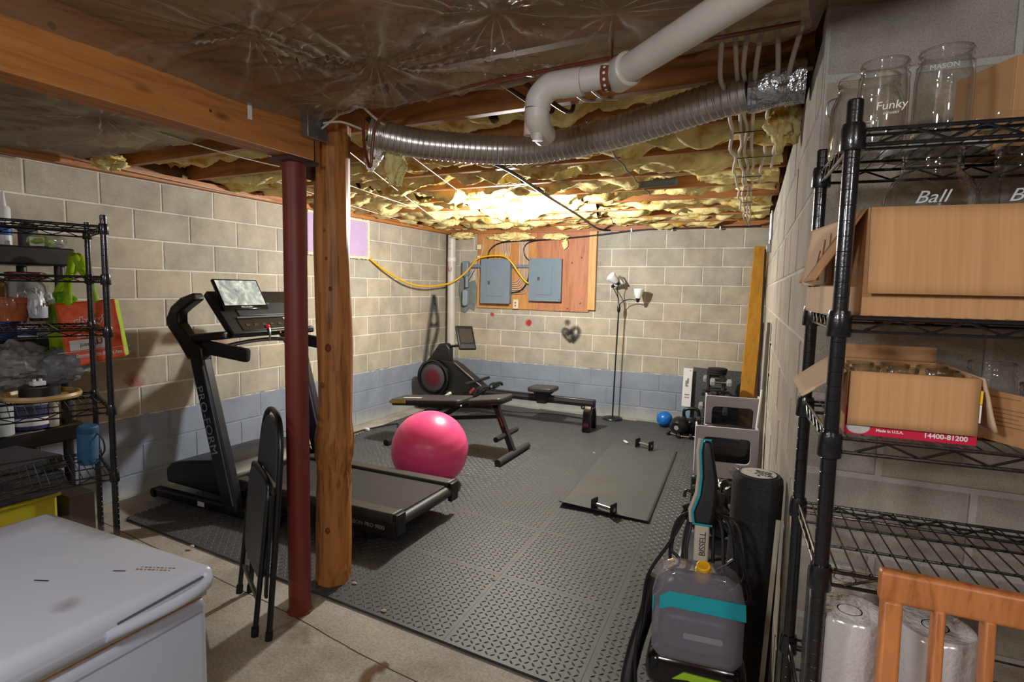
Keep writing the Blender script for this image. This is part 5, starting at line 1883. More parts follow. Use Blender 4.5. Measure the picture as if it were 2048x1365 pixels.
lump((c[0], c[1], 1.695), (.055, .055, .032), 4, .15).build('leaves', M('pale_green_foil', (150, 180, 90), .3, var=.3, vs=20), tg_)
lump((c[0] + .03, c[1] + .05, 1.695), (.06, .05, .033), 14, .2).build('film', clear_bag, tg_)
MB().box((c[0] + .035, c[1] - .03, 1.69), (.004, .06, .045), (0, 0, -.6)).build('label', white_print, tg_)
c = (-0.117, -4.692, 1.752)
MB().box((c[0] - .02, c[1], 1.735), (.13, .10, .148), (0, 0, .3)).build('small_carton', card, None, bev=.003, label='small brown carton behind the white tube on the top resin shelf', cat='carton')
c = (0.115, -4.744, 1.826)
MB().lathe([(0, 0), (.045, 0), (.045, .12), (.03, .15), (0, .152)], (c[0], c[1], 1.661), 18).build('dark_canister', dark_grey, None, label='dark canister beside the small carton on the top resin shelf', cat='canister')
# second resin slab
c = (0.420, -5.002, 1.172)
bottle('blue_tub', (c[0], c[1], 1.191), [(0, 0), (.062, 0), (.066, .05), (.066, .085), (0, .085)], blue_p, 'dark blue tub with ribbed lid on the second resin shelf', 'tub', caps=([(.069, .085), (.071, .088), (.071, .12), (.05, .128), (0, .128)], blue_p))
c = (0.479, -4.941, 1.179)
bottle('label_tin', (c[0], c[1], 1.191), [(0, 0), (.042, 0), (.042, .075), (0, .075)], white_p, 'small white and blue tin on the second resin shelf', 'tin', lab=(.042, .015, .045, blue_lab))
# on the wire tray at eye level
c = (0.660, -5.081, 1.270)
bottle('terracotta_pot', (c[0], c[1], 1.294), [(0, 0), (.055, 0), (.07, .085), (.077, .087), (.078, .11), (.07, .11), (.062, .02), (0, .02)], terracotta, 'terracotta pot on the eye-level wire tray', 'pot')
c = (0.756, -5.141, 1.328)
tb = thing('glass_bulb', 'clear glass bulb standing before the terracotta pot', 'bulb', (c[0], c[1], 1.294))
MB().lathe([(.012, 0), (.012, .03), (.032, .065), (.036, .09), (.028, .115), (0, .125)], (c[0], c[1], 1.294), 20).build('glass', clear, tb)
c = (0.740, -5.010, 1.275)
bottle('dark_bottle', (c[0], c[1], 1.294), [(0, 0), (.034, 0), (.036, .01), (.036, .085), (.016, .115), (.014, .14), (0, .14)], M('brown_black_glass', (24, 18, 16), .15), 'dark round bottle with pale label by the green side of the shopping bag', caps=([(.0155, .125), (.0155, .15), (0, .15)], black_p), lab=(.036, .015, .07, M('pale_label', (168, 178, 190), .6)))
c = (0.446, -4.918, 1.335)
jr = thing('storage_jar', 'big clear jar with a dark red lid behind the terracotta pot', 'jar', (c[0], c[1], 1.294))
MB().lathe([(0, .002), (.085, .002), (.088, .02), (.088, .165), (.075, .19), (.072, .2)], (c[0], c[1], 1.294), 24).build('body', glass('milky_jar', (.8, .8, .8), .1, .5, haze=.5, hazecol=(170, 168, 166)), jr)
MB().lathe([(0, .198), (.082, .198), (.084, .202), (.084, .232), (.07, .236), (0, .236)], (c[0], c[1], 1.294), 26).build('lid', M('dark_red_lid', (110, 30, 34), .4), jr)
c = (0.450, -5.032, 1.287)
bottle('yellow_bottle', (c[0], c[1], 1.294), [(0, 0), (.032, 0), (.032, .17), (.018, .19), (0, .195)], M('amber_bottle', (110, 84, 30), .3), 'amber bottle with yellow label at the picture edge on the wire tray', lab=(.032, .02, .07, yellow_print))
c = (0.578, -4.962, 1.396)
lump((c[0], c[1], 1.40), (.05, .05, .045), 31, .4).build('clear_bag', clear_bag, None, label='crumpled clear plastic bag above the terracotta pot', cat='bag')
c = (0.755, -5.024, 1.396)
lump((c[0], c[1], 1.385), (.03, .03, .07), 37, .4).build('white_bag', M('white_film', (196, 198, 204), .35, bump=.6, bs=20), None, label='twisted white plastic bag hanging beside the dark round bottle', cat='bag')
# wire tray below: plastic bundles, round tray, tape
c = (0.673, -5.071, 0.983)
lump((c[0] - .02, c[1], 1.075), (.12, .16, .095), 41, .35, 46, 28).build('grey_bag', grey_bag, None, smooth=25, label='crumpled grey-white plastic bag bundle at the left on the wire tray', cat='bag')
c = (0.711, -4.942, 0.993)
lump((c[0], c[1] + .02, 1.06), (.12, .12, .085), 45, .25, 46, 28).build('grey_bag', M('grey_vinyl_bag', (122, 126, 134), .3, var=.1, vs=6, bump=.4, bs=9), None, smooth=30, label='smooth grey bag under the orange shopping bag on the wire tray', cat='bag')
c = (0.977, -5.124, 0.936)
rt_ = thing('round_tray', 'round pale wooden rim tray on the wire shelf', 'tray', (c[0], c[1], .958))
MB().lathe([(0, .002), (.136, .002), (.142, .004), (.146, .014), (.142, .026), (.134, .026), (.13, .012), (0, .012)], (c[0], c[1], .958), 40).build('rim', hoop_m, rt_)
tr_ = thing('tape_roll', 'black tape roll lying in the round wooden tray', 'tape', (c[0] - .01, c[1], .97))
MB().lathe([(.035, .001), (.075, .001), (.075, .042), (.035, .042)], (c[0] - .01, c[1] - .005, .97), 30, closed=True).build('tape', black_p, tr_)
t_b = thing('small_white_box', 'small white box with two knobs on the black tape roll', 'box', (c[0] - .01, c[1] + .0, 1.013))
MB().box((c[0] - .015, c[1] - .01, 1.025), (.04, .05, .02)).build('box', white_p, t_b, bev=.003)
for k in (-.012, .012):
    MB().cyl((c[0] - .015, c[1] - .01 + k, 1.034), (c[0] - .015, c[1] - .01 + k, 1.045), .006, n=10).build('knob', white_p, t_b)
MB().tube([(c[0] - .10, c[1] - .17, .965), (c[0] - .11, c[1] - .18, 1.06), (c[0] - .12, c[1] - .19, 1.12)], .012, 8).build('white_rag', MATS['white_film'], None, label='white cloth strip at the picture edge beside the round tray', cat='cloth')
# third resin slab
c = (0.473, -4.937, 0.700)
bottle('label_tub', (c[0], c[1], .722), [(0, 0), (.085, 0), (.09, .02), (.09, .13), (0, .13)], M('violet_blue_tub', (66, 70, 110), .4), 'wide blue tub with white labels under the round tray', 'tub', caps=([(.093, .125), (.093, .15), (.06, .156), (0, .156)], M('clear_lid', (150, 156, 170), .3)), lab=(.09, .02, .06, white_print))
c = (0.542, -4.877, 0.760)
bottle('paper_roll', (c[0], c[1], .722), [(0, 0), (.026, 0), (.026, .19), (0, .19)], M('beige_roll', (170, 162, 150), .8), 'upright beige paper roll beside the wide blue tub', 'roll')
c = (0.540, -5.098, 0.775)
bottle('white_can', (c[0], c[1], .722), [(0, 0), (.05, 0), (.05, .18), (0, .18)], M('white_can', (176, 184, 186), .4), 'white can at the picture edge under the wire tray', 'can')
bottle('white_spray', (.40, -4.80, .722), [(0, 0), (.02, 0), (.02, .15), (0, .15)], white_p, 'slim white can at the far end of the third resin shelf', 'can')
# below: foam tiles, yellow tub, dark bins
c = (0.522, -5.027, 0.471)
for k in range(5):
    MB().box((.765 + .012 * (k % 3), -5.28 + .02 * (k % 2), .512 + .035 * k), (.36, .46, .032), (0, 0, .03 * (k - 2))).build('foam_tile', M('foam_tile_%d' % k, (52 + 10 * (k % 2), 52 + 9 * (k % 2), 56), .85), None, bev=.004, label='grey foam tile, number %s from the bottom of the stack on the yellow tub' % ('one', 'two', 'three', 'four', 'five')[k], cat='foam tile', group='stacked foam tiles')
yt = thing('yellow_tub', 'yellow plastic tub standing on the floor before the lowest resin shelf', 'tub', (.80, -5.22, 0))
MB().span((.60, -5.50, .0), (.93, -5.06, .485)).build('body', M('dull_yellow', (172, 158, 26), .5), yt, bev=.02)
MB().span((.59, -5.51, .47), (.94, -5.05, .49)).build('lid', MATS['dull_yellow'], yt, bev=.008)
MB().span((.952, -5.22, .22), (.956, -5.12, .30)).build('dark_label', dark_print, yt)
MB().span((.60, -4.98, 0), (.85, -4.86, .42)).build('brown_box', M('dark_brown_box', (44, 34, 30), .8), None, bev=.004, label='dark brown box standing right of the yellow tub', cat='box')
# speaker hanging at the wire shelf post
sp_c = (1.087, -5.006, 0.727)
sk = thing('portable_speaker', 'blue cylindrical speaker hanging on the left wire shelf post', 'speaker', sp_c)
MB().lathe([(0, -.092), (.034, -.092), (.041, -.084), (.042, .084), (.036, .092), (0, .092)], sp_c, 26, (.06, 0, 1)).build('body', speaker_b, sk)
MB().lathe([(.0425, .06), (.0432, .065), (.0432, .08), (.0425, .085)], sp_c, 26, (.06, 0, 1)).build('band', M('dark_blue_rubber', (28, 74, 106), .6), sk)
MB().tube(spline([Vector(sp_c) + Vector(q) for q in ((.035, .015, .06), (.06, .03, .03), (.068, .034, -.02), (.055, .025, -.055))], 6), .004, 8).build('strap', black_p, sk)
# shopping bag hanging from the resin shelf corner
sbg = thing('shopping_bag', 'orange and lime reusable shopping bag hanging behind the wire shelf posts', 'bag', (0.828, -4.842, 1.054))
ftl, ftr, fbr, fbl = Vector((0.725, -4.931, 1.375)), Vector((0.860, -4.728, 1.402)), Vector((0.931, -4.725, 1.108)), Vector((0.816, -4.932, 1.058))
btl, btr, bbr, bbl = Vector((0.498, -4.878, 1.354)), Vector((0.695, -4.613, 1.391)), Vector((0.786, -4.622, 1.099)), Vector((0.572, -4.878, 1.019))


def quad(a, b_, c_, d_, amp, seed, nn=26):
    nr = (b_ - a).cross(d_ - a).normalized()

    def fn(u, v):
        p = a.lerp(b_, u).lerp(d_.lerp(c_, u), v)
        e = min(u, 1 - u, v, 1 - v) * 4
        return p + nr * (amp * min(1, e) * (noise.noise(Vector((u * 3, v * 3, seed))) + .5 * abs(noise.noise(Vector((u * 7 + v * 4, v * 3 - u * 2, seed + 4))))))
    return MB().grid(fn, nn, nn)


ff = quad(ftl, ftr, fbr, fbl, .012, 1)
front = ff.build('front_panel', bag_orange, sbg, smooth=60, solid=.0012)
quad(btl, ftl, fbl, bbl, .01, 2).build('side_panel', bag_lime, sbg, smooth=60, solid=.0012)
quad(btl, btr, bbr, bbl, .006, 3).build('back_panel', bag_orange, sbg, smooth=60, solid=.0012)
quad(ftr, btr, bbr, fbr, .006, 4).build('side_panel', bag_lime, sbg, smooth=60, solid=.0012)
quad(fbl, fbr, bbr, bbl, .004, 5).build('bottom_panel', bag_lime, sbg, smooth=60, solid=.0012)
hk = Vector((0.649, -4.796, 1.620))
hb = MB()


def strap(pts, wd, nr):
    P_ = spline(pts, 8)
    vs, fs = [], []
    for i, p in enumerate(P_):
        d_ = (P_[min(i + 1, len(P_) - 1)] - P_[max(i - 1, 0)]).normalized()
        s_ = d_.cross(nr).normalized() * wd / 2
        vs += [p - s_, p + s_]
    for i in range(len(P_) - 1):
        fs.append((2 * i, 2 * i + 1, 2 * i + 3, 2 * i + 2))
    return MB().add(vs, fs)


nrm = (ftr - ftl).cross(fbl - ftl).normalized()
strap([ftl.lerp(ftr, .22) + Vector((0, 0, -.03)), ftl.lerp(ftr, .22) + Vector((0, 0, .07)), hk + Vector((-.03, 0, -.05)), hk, hk + Vector((.04, .01, -.07)), ftl.lerp(ftr, .60) + Vector((0, 0, .08)), ftl.lerp(ftr, .66) + Vector((0, 0, -.03))], .034, nrm).build('handle', bag_lime, sbg, solid=.0015)
strap([btl.lerp(btr, .2), btl.lerp(btr, .22) + Vector((0, 0, .08)), hk + Vector((-.045, .03, -.06)), hk + Vector((0, .02, .0)), hk + Vector((.05, .03, -.1)), btl.lerp(btr, .68) + Vector((0, 0, .04)), btl.lerp(btr, .7)], .034, nrm).build('handle', bag_lime, sbg, solid=.0015)
bx_ = (ftr - ftl).normalized()
by_ = (ftl - fbl).normalized()
bn = bx_.cross(by_).normalized()


def onbag(u, v, k=.012):
    return ftl.lerp(ftr, u).lerp(fbl.lerp(fbr, u), v) + bn * k


text("shaw's", .056, onbag(.24, .38, .014), bx_, by_, white_print, sbg, bold=.0045, shear=.15)
text("shaw's", .056, onbag(.24, .38, .0165), bx_, by_, M('bag_letter_red', (196, 56, 30), .5), sbg, bold=.001, shear=.15)
MB(basis(onbag(.56, .235, .0155), bx_, by_)).prism([(-.02, 0), (-.012, -.016), (.004, -.02), (.022, .012), (.002, .0), (-.01, .012)], .001, Matrix()).build('leaf_mark', M('leaf_green', (90, 160, 50), .5), sbg)
text('Get rewards at', .024, onbag(.24, .575, .014), bx_, by_, white_print, sbg, bold=.0012)
MB(basis(onbag(.45, .70, .0135), bx_, by_)).box((0, 0, 0), (.17, .052, .0012)).build('logo_plate', white_print, sbg)
MB(basis(onbag(.575, .688, .0145), bx_, by_)).box((0, 0, 0), (.05, .05, .0012)).build('logo_square', yellow_print, sbg)
text('just for', .027, onbag(.265, .715, .0148), bx_, by_, dark_print, sbg)
text('U', .04, onbag(.545, .715, .0158), bx_, by_, M('bag_letter_brown', (150, 70, 20), .5), sbg, bold=.001)
text("Download the Shaw's App", .0178, onbag(.17, .865, .0145), bx_, by_, white_print, sbg, bold=.0006)
for v in (.80, .90):
    MB(basis(onbag(.5, v, .013), bx_, by_)).box((0, 0, 0), (.30, .0022, .001)).build('print_line', white_print, sbg)
lump(btl.lerp(ftr, .3) + Vector((0, 0, .01)), (.07, .05, .05), 77, .3).build('green_contents', M('green_film', (104, 170, 30), .3, bump=.5, bs=20), None, label='green wrapped contents poking out of the orange shopping bag', cat='package')
lump(btl.lerp(ftl, .5) + Vector((0, 0, .02)), (.03, .03, .04), 78, .2).build('white_contents', M('pale_film', (206, 212, 216), .4), None, label='pale container poking out of the lime side of the shopping bag', cat='container')

# ---------------------------------------------------------------- chest freezer
fz = thing('chest_freezer', 'white chest freezer with worn lid in the near left corner of the view', 'freezer', (2.49, -6.3, 0))
X0, X1, YA, YB = 2.15, 2.835, -6.85, -5.675
MB().span((X0 + .012, YA, .03), (X1 - .02, YB - .012, .775)).build('body', white_en, fz, bev=.022, seg=4)
MB().span((X0 + .012, YA + .01, .776), (X1 - .022, YB - .016, .786)).build('gasket', M('stained_gasket', (176, 172, 168), .7, var=.12, vs=12), fz)
MB().span((X1 - .0215, YA + .02, .7755), (X1 - .019, YB - .03, .778)).build('rust_line', M('rust_line', (166, 112, 60), .8, var=.3, vs=30), fz)
MB().span((X0, YA - .005, .787), (X1, YB, .85)).build('lid', white_en, fz, bev=.026, seg=4)
hdl = MB()
hp = [(X1 - .008, -5.70, .832), (X1 + .002, -5.71, .822), (X1 + .008, -5.75, .815), (X1 + .007, -5.82, .812), (X1 - .006, -5.92, .81)]
hdl.tube(spline(hp, 6), .013, 10)
hdl.build('lid_handle', white_en, fz)
MB().bar((X1 - .0005, -5.715, .836), (X1 - .0005, -5.90, .826), .004, .004).build('handle_shade_bar', M('grip_shade', (90, 92, 98), .6), fz)  # dark bar painting the shade above the lid handle
MB().span((X1 - .021, YA + .01, .742), (X1 - .0185, YB - .03, .745)).build('trim_line', M('freezer_trim', (150, 152, 160), .5), fz)
for x in (X0 + .08, X1 - .1):
    for y in (YA + .08, YB - .1):
        MB().cyl((x, y, 0), (x, y, .035), .03, n=12).build('foot', black_p, fz)
Mt = Matrix.Translation((0, 0, .8506))
stroke('lid_stain', [([(2.22, -5.70), (2.36, -5.70), (2.5, -5.695)], .035), ([(2.18, -5.76), (2.20, -5.84)], .02), ([(2.25, -5.74), (2.45, -5.72)], .05)], Mt, dirt_st, fz, 'brown stain along the far lid edge')
stroke('lid_stain', [([(2.72, -5.93)], .035), ([(2.70, -5.9), (2.74, -5.95)], .025)], Mt, dirt_st, fz)
for i, (a, b_) in enumerate((((2.555, -5.905), (2.585, -5.893)), ((2.66, -5.805), (2.685, -5.793)))):
    MB().bar((a[0], a[1], .8502), (b_[0], b_[1], .8502), .0035, .0008).build('scratch', dark_print, fz)
for k in range(2):
    for q in range(9):
        x = 2.70 + .0085 * q
        MB().box((x, -5.765 - .011 * k + .0035 * q, .8503), (.0065 if (q + k) % 3 else .003, .004, .0006), (0, 0, .35)).build('residue_mark', M('residue_%d_%d' % (k, q), (132, 96, 50), .8), fz)

# ---------------------------------------------------------------- right wire shelving and what stands on it
RS_a = .066
RS_o = Vector((4.073, -5.43, 0))
RL, RD = .92, .352
RV = [.35, .675, 1.015, 1.255, 1.465, 1.773]
wire_shelf('black wire shelving unit on the right, full of jars and cartons', tuple(RS_o), RS_a, RL, RD, 1.822, RV)
RM = Matrix.Translation(RS_o) @ Matrix.Rotation(RS_a, 4, 'Z')


def rsp(x, y, z):
    return tuple(RM @ Vector((x, y, z)))


def jar_prof(r, h, rm, neck, sh=.03, t=.0032):
    """outer then inner wall of a screw-top jar"""
    o = [(0, 0), (r * .86, 0), (r * .97, .006), (r, .016), (r, h - neck - sh), (r * .97, h - neck - sh * .55), (rm + .004, h - neck - .004), (rm, h - neck), (rm, h - neck + .006), (rm + .0022, h - neck + .009), (rm, h - neck + .012), (rm, h - .008), (rm + .002, h - .005), (rm + .001, h - .001), (rm - .001, h)]
    i = [(rm - t, h - .001), (rm - t, h - neck), (r * .97 - t, h - neck - sh * .6), (r - t, h - neck - sh - .004), (r - t, .018), (r * .85, .008), (0, .007)]
    return o + i


def jar(label, loc, r, h, rm, neck=.022, sh=.03, group='clear glass jars', mat=None):
    t_ = thing('glass_jar', label, 'jar', loc, 0, group)
    MB().lathe(jar_prof(r, h, rm, neck, sh), loc, 32).build('glass', mat or clear_edge, t_, smooth=50)
    ring = MB()
    zt = loc[2] + h
    ring.tube([(loc[0] + rm * math.cos(a), loc[1] + rm * math.sin(a), zt - .002) for a in [2 * math.pi * k / 28 for k in range(28)]], .0021, 6, closed=True)
    ring.build('rim', clear_edge, t_)
    return t_


# top tray
ja = (4.130, -5.275, 1.777)
J1 = jar('tall clear jar with white printed script, front left of the top tray', ja, .041, .150, .037)
vdir = (Vector((3.97, -6.54, 0)) - Vector((ja[0], ja[1], 0))).normalized()
tx = Vector((-vdir.y, vdir.x, 0))
text('Funky', .020, Vector(ja) + vdir * .042 + tx * -.010 + Vector((0, 0, .056)), tx, (0, 0, 1), white_print, J1, shear=.1, ext=.0002)
text('BREWERY', .0055, Vector(ja) + vdir * .042 + tx * .002 + Vector((0, 0, .047)), tx, (0, 0, 1), white_print, J1, ext=.0002)
text("LET'S", .022, Vector(ja) - vdir * .0415 + tx * -.002 + Vector((0, 0, .045)), tx * -1, (0, 0, 1), white_print, J1, ext=.0002)
jb_ = (4.221, -5.275, 1.777)
J2 = jar('taller wide clear jar right of the printed jar on the top tray', jb_, .0445, .158, .039)
vd2 = (Vector((3.97, -6.54, 0)) - Vector((jb_[0], jb_[1], 0))).normalized()
tx2 = Vector((-vd2.y, vd2.x, 0))
text('MASON', .012, Vector(jb_) + vd2 * .0448 + tx2 * -.022 + Vector((0, 0, .115)), tx2, (0, 0, 1), M('embossed_glass', (190, 196, 194), .12), J2, ext=.0003)
jc_ = (4.120, -5.145, 1.777)
J3 = jar('big clear clamp-top jar behind the post on the top tray', jc_, .066, .165, .054, neck=.03, sh=.04)
MB().tube(spline([Vector(jc_) + Vector(q) for q in ((-.058, -.02, .128), (-.072, -.025, .12), (-.074, -.025, .10), (-.068, -.022, .09))], 5), .0018, 6).build('wire_clamp', galv, J3)
MB().lathe([(0, 0), (.085, 0), (.088, .004), (.088, .014), (.08, .016), (0, .016)], (4.235, -5.16, 1.777), 32).build('white_disc', M('white_disc', (222, 226, 226), .4), None, label='large flat white disc under the jars on the top tray', cat='disc')
jd = thing('glass_dish', 'low clear glass dish in front of the brown carton on the top tray', 'dish', (4.293, -5.33, 1.777))
MB().lathe([(0, 0), (.03, 0), (.036, .012), (.037, .022), (.0355, .022), (.033, .008), (0, .006)], (4.293, -5.33, 1.777), 26).build('glass', clear_edge, jd)


def carton(name, label, loc, rz, w_, d_, h_, mat=None, flaps=(), group=None, th=.0045, skip=()):
    """open box: four walls, bottom, folded flaps; flaps = (side, length, angle from upright, material)"""
    mat = mat or card
    t_ = thing(name, label, 'carton', loc, rz, group)
    R = Matrix.Translation(loc) @ Matrix.Rotation(rz, 4, 'Z')
    MB(R).box((0, 0, th / 2), (w_, d_, th)).build('bottom', mat, t_)
    for nm, c, dd_ in (('front_wall', (0, -d_ / 2 + th / 2, h_ / 2), (w_, th, h_)), ('back_wall', (0, d_ / 2 - th / 2, h_ / 2), (w_, th, h_)), ('side_wall', (-w_ / 2 + th / 2, 0, h_ / 2), (th, d_ - 2 * th, h_)), ('side_wall', (w_ / 2 - th / 2, 0, h_ / 2), (th, d_ - 2 * th, h_))):
        if nm not in skip:
            MB(R).box(c, dd_).build(nm, mat, t_, bev=.001)
    for side, ln, ang, fm in flaps:
        a = math.radians(ang)
        o_ = {'front': (0, -d_ / 2, 0, -1), 'back': (0, d_ / 2, 0, 1), 'left': (-w_ / 2, 0, -1, 0), 'right': (w_ / 2, 0, 1, 0)}[side]
        ex = Vector((o_[2], o_[3], 0))
        dirv = ex * math.sin(a) + Vector((0, 0, math.cos(a)))
        along = Vector((-ex.y, ex.x, 0))
        wd = (w_ if side in ('front', 'back') else d_) - .006
        base = Vector((o_[0], o_[1], h_)) + ex * .003
        Mx = R @ basis(base + dirv * ln / 2, along, dirv)
        nn_ = 10
        g = MB(Mx)
        g.grid(lambda u, v: ((u - .5) * wd, (v - .5) * ln, .002 * noise.noise(Vector((u * 4, v * 3, ln * 50))) * min(v * 4, 1)), nn_, 6)
        g.build('flap', fm or mat, t_, solid=th, smooth=50)
    return t_


carton('cardboard_box', 'open brown carton at the right end of the top tray', (4.402, -5.105, 1.777), .47, .21, .135, .158, None, ())
# tray below: big carton with a hanging front flap and two globe jars
BX = carton('cardboard_box', 'big brown carton with its front flap folded down, on the second tray', (4.365, -5.245, 1.467), RS_a, .53, .245, .185, None, (('front', .148, 172, card), ('left', .145, 150, card_in), ('back', .12, 168, card_in)))
for i, (x, y, lbl) in enumerate(((4.222, -5.235, 'globe-shaped clear jar with raised script, left in the big carton'), (4.365, -5.225, 'globe-shaped clear jar at the picture edge in the big carton'))):
    p_ = (x, y, 1.475)
    t_ = thing('glass_jar', lbl, 'jar', p_, 0, 'globe jars in the big carton')
    pr_ = [(0, 0), (.06, 0), (.072, .02), (.077, .07), (.077, .18), (.073, .215), (.062, .24), (.050, .252), (.047, .258), (.049, .262), (.047, .268), (.047, .285), (.0495, .288), (.048, .294), (.046, .296), (.0435, .295), (.0435, .256), (.058, .238), (.07, .212), (.0735, .18), (.0735, .07), (.068, .02), (0, .008)]
    MB().lathe(pr_, p_, 36).build('glass', clear_edge, t_, smooth=50)
    vd = (Vector((3.97, -6.54, 0)) - Vector((x, y, 0))).normalized()
    tv = Vector((-vd.y, vd.x, 0))
    text('Ball', .034, Vector(p_) + vd * .0765 + tv * -.022 + Vector((0, 0, .192)), tv, Vector((0, 0, 1)) - vd * .35, M('embossed_glass_%d' % i, (206, 212, 210), .12), t_, shear=.35, ext=.0008)
BL = carton('cardboard_box', 'pale flattened carton sticking out left behind the shelf post', (4.085, -5.235, 1.467), RS_a, .09, .20, .05, card_pale)
fbm = MB()
q0, q1, q2, q3 = Vector((4.019, -5.234, 1.519)), Vector((4.120, -5.254, 1.522)), Vector((4.112, -5.243, 1.659)), Vector((4.032, -5.217, 1.631))
quad(q3, q2, q1, q0, .004, 9, 14).build('loose_flap', card_pale, BL, solid=.0045, smooth=50)
for k, (x0, y0, x1, y1) in enumerate(((1648, 480, 1640, 560), (1660, 470, 1655, 565), (1668, 500, 1668, 566), (1640, 500, 1632, 530))):
    u0, u1 = (x0 - 1610) / 112, (x1 - 1605) / 116
    v0, v1 = (y0 - 450) / 120, (y1 - 450) / 120
    nn_ = (q2 - q3).cross(q0 - q3).normalized()
    if nn_.dot(Vector((3.97, -6.54, 1.5)) - q3) < 0:
        nn_ = -nn_
    A_, B__ = q3.lerp(q2, u0).lerp(q0.lerp(q1, u0), v0) + nn_ * .006, q3.lerp(q2, u1).lerp(q0.lerp(q1, u1), v1) + nn_ * .006
    MB().bar(A_, B__, .0012, .0012).build('crease', M('card_crease_%d' % k, (126, 98, 74), .9), BL)

# third tray: red carton of small jars
RB = carton('jar_carton', 'red and brown carton of small jars on the third tray', (4.186, -5.275, 1.258), RS_a * .6, .190, .235, .112, None, (('front', .094, 177, card), ('left', .085, 128, card_pale), ('right', .09, 165, card_pale), ('back', .03, 2, card_in)))
fy = -5.275 - .235 / 2
MB(Matrix.Translation((4.186, -5.275, 1.258)) @ Matrix.Rotation(RS_a * .6, 4, 'Z')).box((0, -.1182, .025), (.19, .0012, .049)).build('red_print', red_print, RB)
Rr = Matrix.Translation((4.186, -5.275, 1.258)) @ Matrix.Rotation(RS_a * .6, 4, 'Z')
text('Made in U.S.A.', .0068, Rr @ Vector((-.047, -.1192, .0085)), Rr.col[0].xyz, (0, 0, 1), white_print, RB, ext=.0002, bold=.0002)
text('14400-81200', .0115, Rr @ Vector((.022, -.1192, .0065)), Rr.col[0].xyz, (0, 0, 1), white_print, RB, ext=.0002, bold=.0003)
MB(Rr).prism([(.018 * math.cos(a) - .074, .014 + .012 * math.sin(a)) for a in [2 * math.pi * k / 20 for k in range(20)]], .0006, Matrix(((1, 0, 0, 0), (0, 0, -1, -.1189), (0, 1, 0, 0), (0, 0, 0, 1)))).build('grey_oval', M('grey_print', (196, 190, 190), .6), RB)
MB(Rr).box((.0945, -.1225, .082), (.003, .004, .022)).build('yellow_stripe', yellow_print, RB)
MB(Rr).box((.0945, -.1225, .055), (.0026, .004, .03)).build('white_stripe', white_print, RB)
for i, (x, y) in enumerate(((-.062, -.07), (-.005, -.07), (.053, -.07), (-.062, -.01), (-.005, -.01), (.053, -.01))):
    p_ = Rr @ Vector((x, y, .006))
    jar('small clear jar in the %s row of the red carton, %s' % (('front', 'rear')[i // 3], ('left', 'middle', 'right')[i % 3]), tuple(p_), .0265, .112, .0225, neck=.014, sh=.014, group='small jars in the red carton')
jar('clear jar standing right of the red carton on the third tray', (4.337, -5.245, 1.258), .038, .128, .034, sh=.02)
jar('ribbed clear jar at the picture edge on the third tray', (4.396, -5.30, 1.258), .036, .10, .032, sh=.02)
lc = thing('low_carton', 'low brown carton with faint printed lines at the picture edge on the third tray', 'carton', (4.33, -5.33, 1.258), 0)
e0, e1 = Vector((4.297, -5.285, 1.258)), Vector((4.364, -5.385, 1.258))
hh = Vector((0, 0, .088))
wv_ = (e1 - e0)
MB().hexa([e0, e1, e1 + Vector((.004, .003, 0)), e0 + Vector((.004, .003, 0)), e0 + hh, e1 + hh * .95, e1 + hh * .95 + Vector((.004, .003, 0)), e0 + hh + Vector((.004, .003, 0))]).build('side_wall', card_in, lc)
e2 = e1 + Vector((.12, .07, 0))
MB().hexa([e1, e2, e2 + Vector((-.002, .004, 0)), e1 + Vector((-.002, .004, 0)), e1 + hh * .95, e2 + hh * .95, e2 + hh * .95 + Vector((-.002, .004, 0)), e1 + hh * .95 + Vector((-.002, .004, 0))]).build('front_wall', M('multicolour_print', (150, 130, 90), .6, var=.4, vs=60), lc)
on_ = wv_.normalized().cross(Vector((0, 0, 1)))
if on_.dot(Vector((3.97, -6.54, 1.5)) - e0) < 0:
    on_ = -on_
pl_ = M('faint_brown_print', (150, 112, 76), .8)
for k in range(6):
    a_ = e0 + wv_ * .30 + Vector((0, 0, .030 + .007 * k + (.012 if k > 4 else 0))) + on_ * .0006
    b__ = e0 + wv_ * (.86 - .06 * (k % 3)) + Vector((0, 0, .030 + .007 * k + (.012 if k > 4 else 0))) + on_ * .0006
    MB().bar(a_, b__, .0006, .0022, on_).build('print_line', pl_, lc)

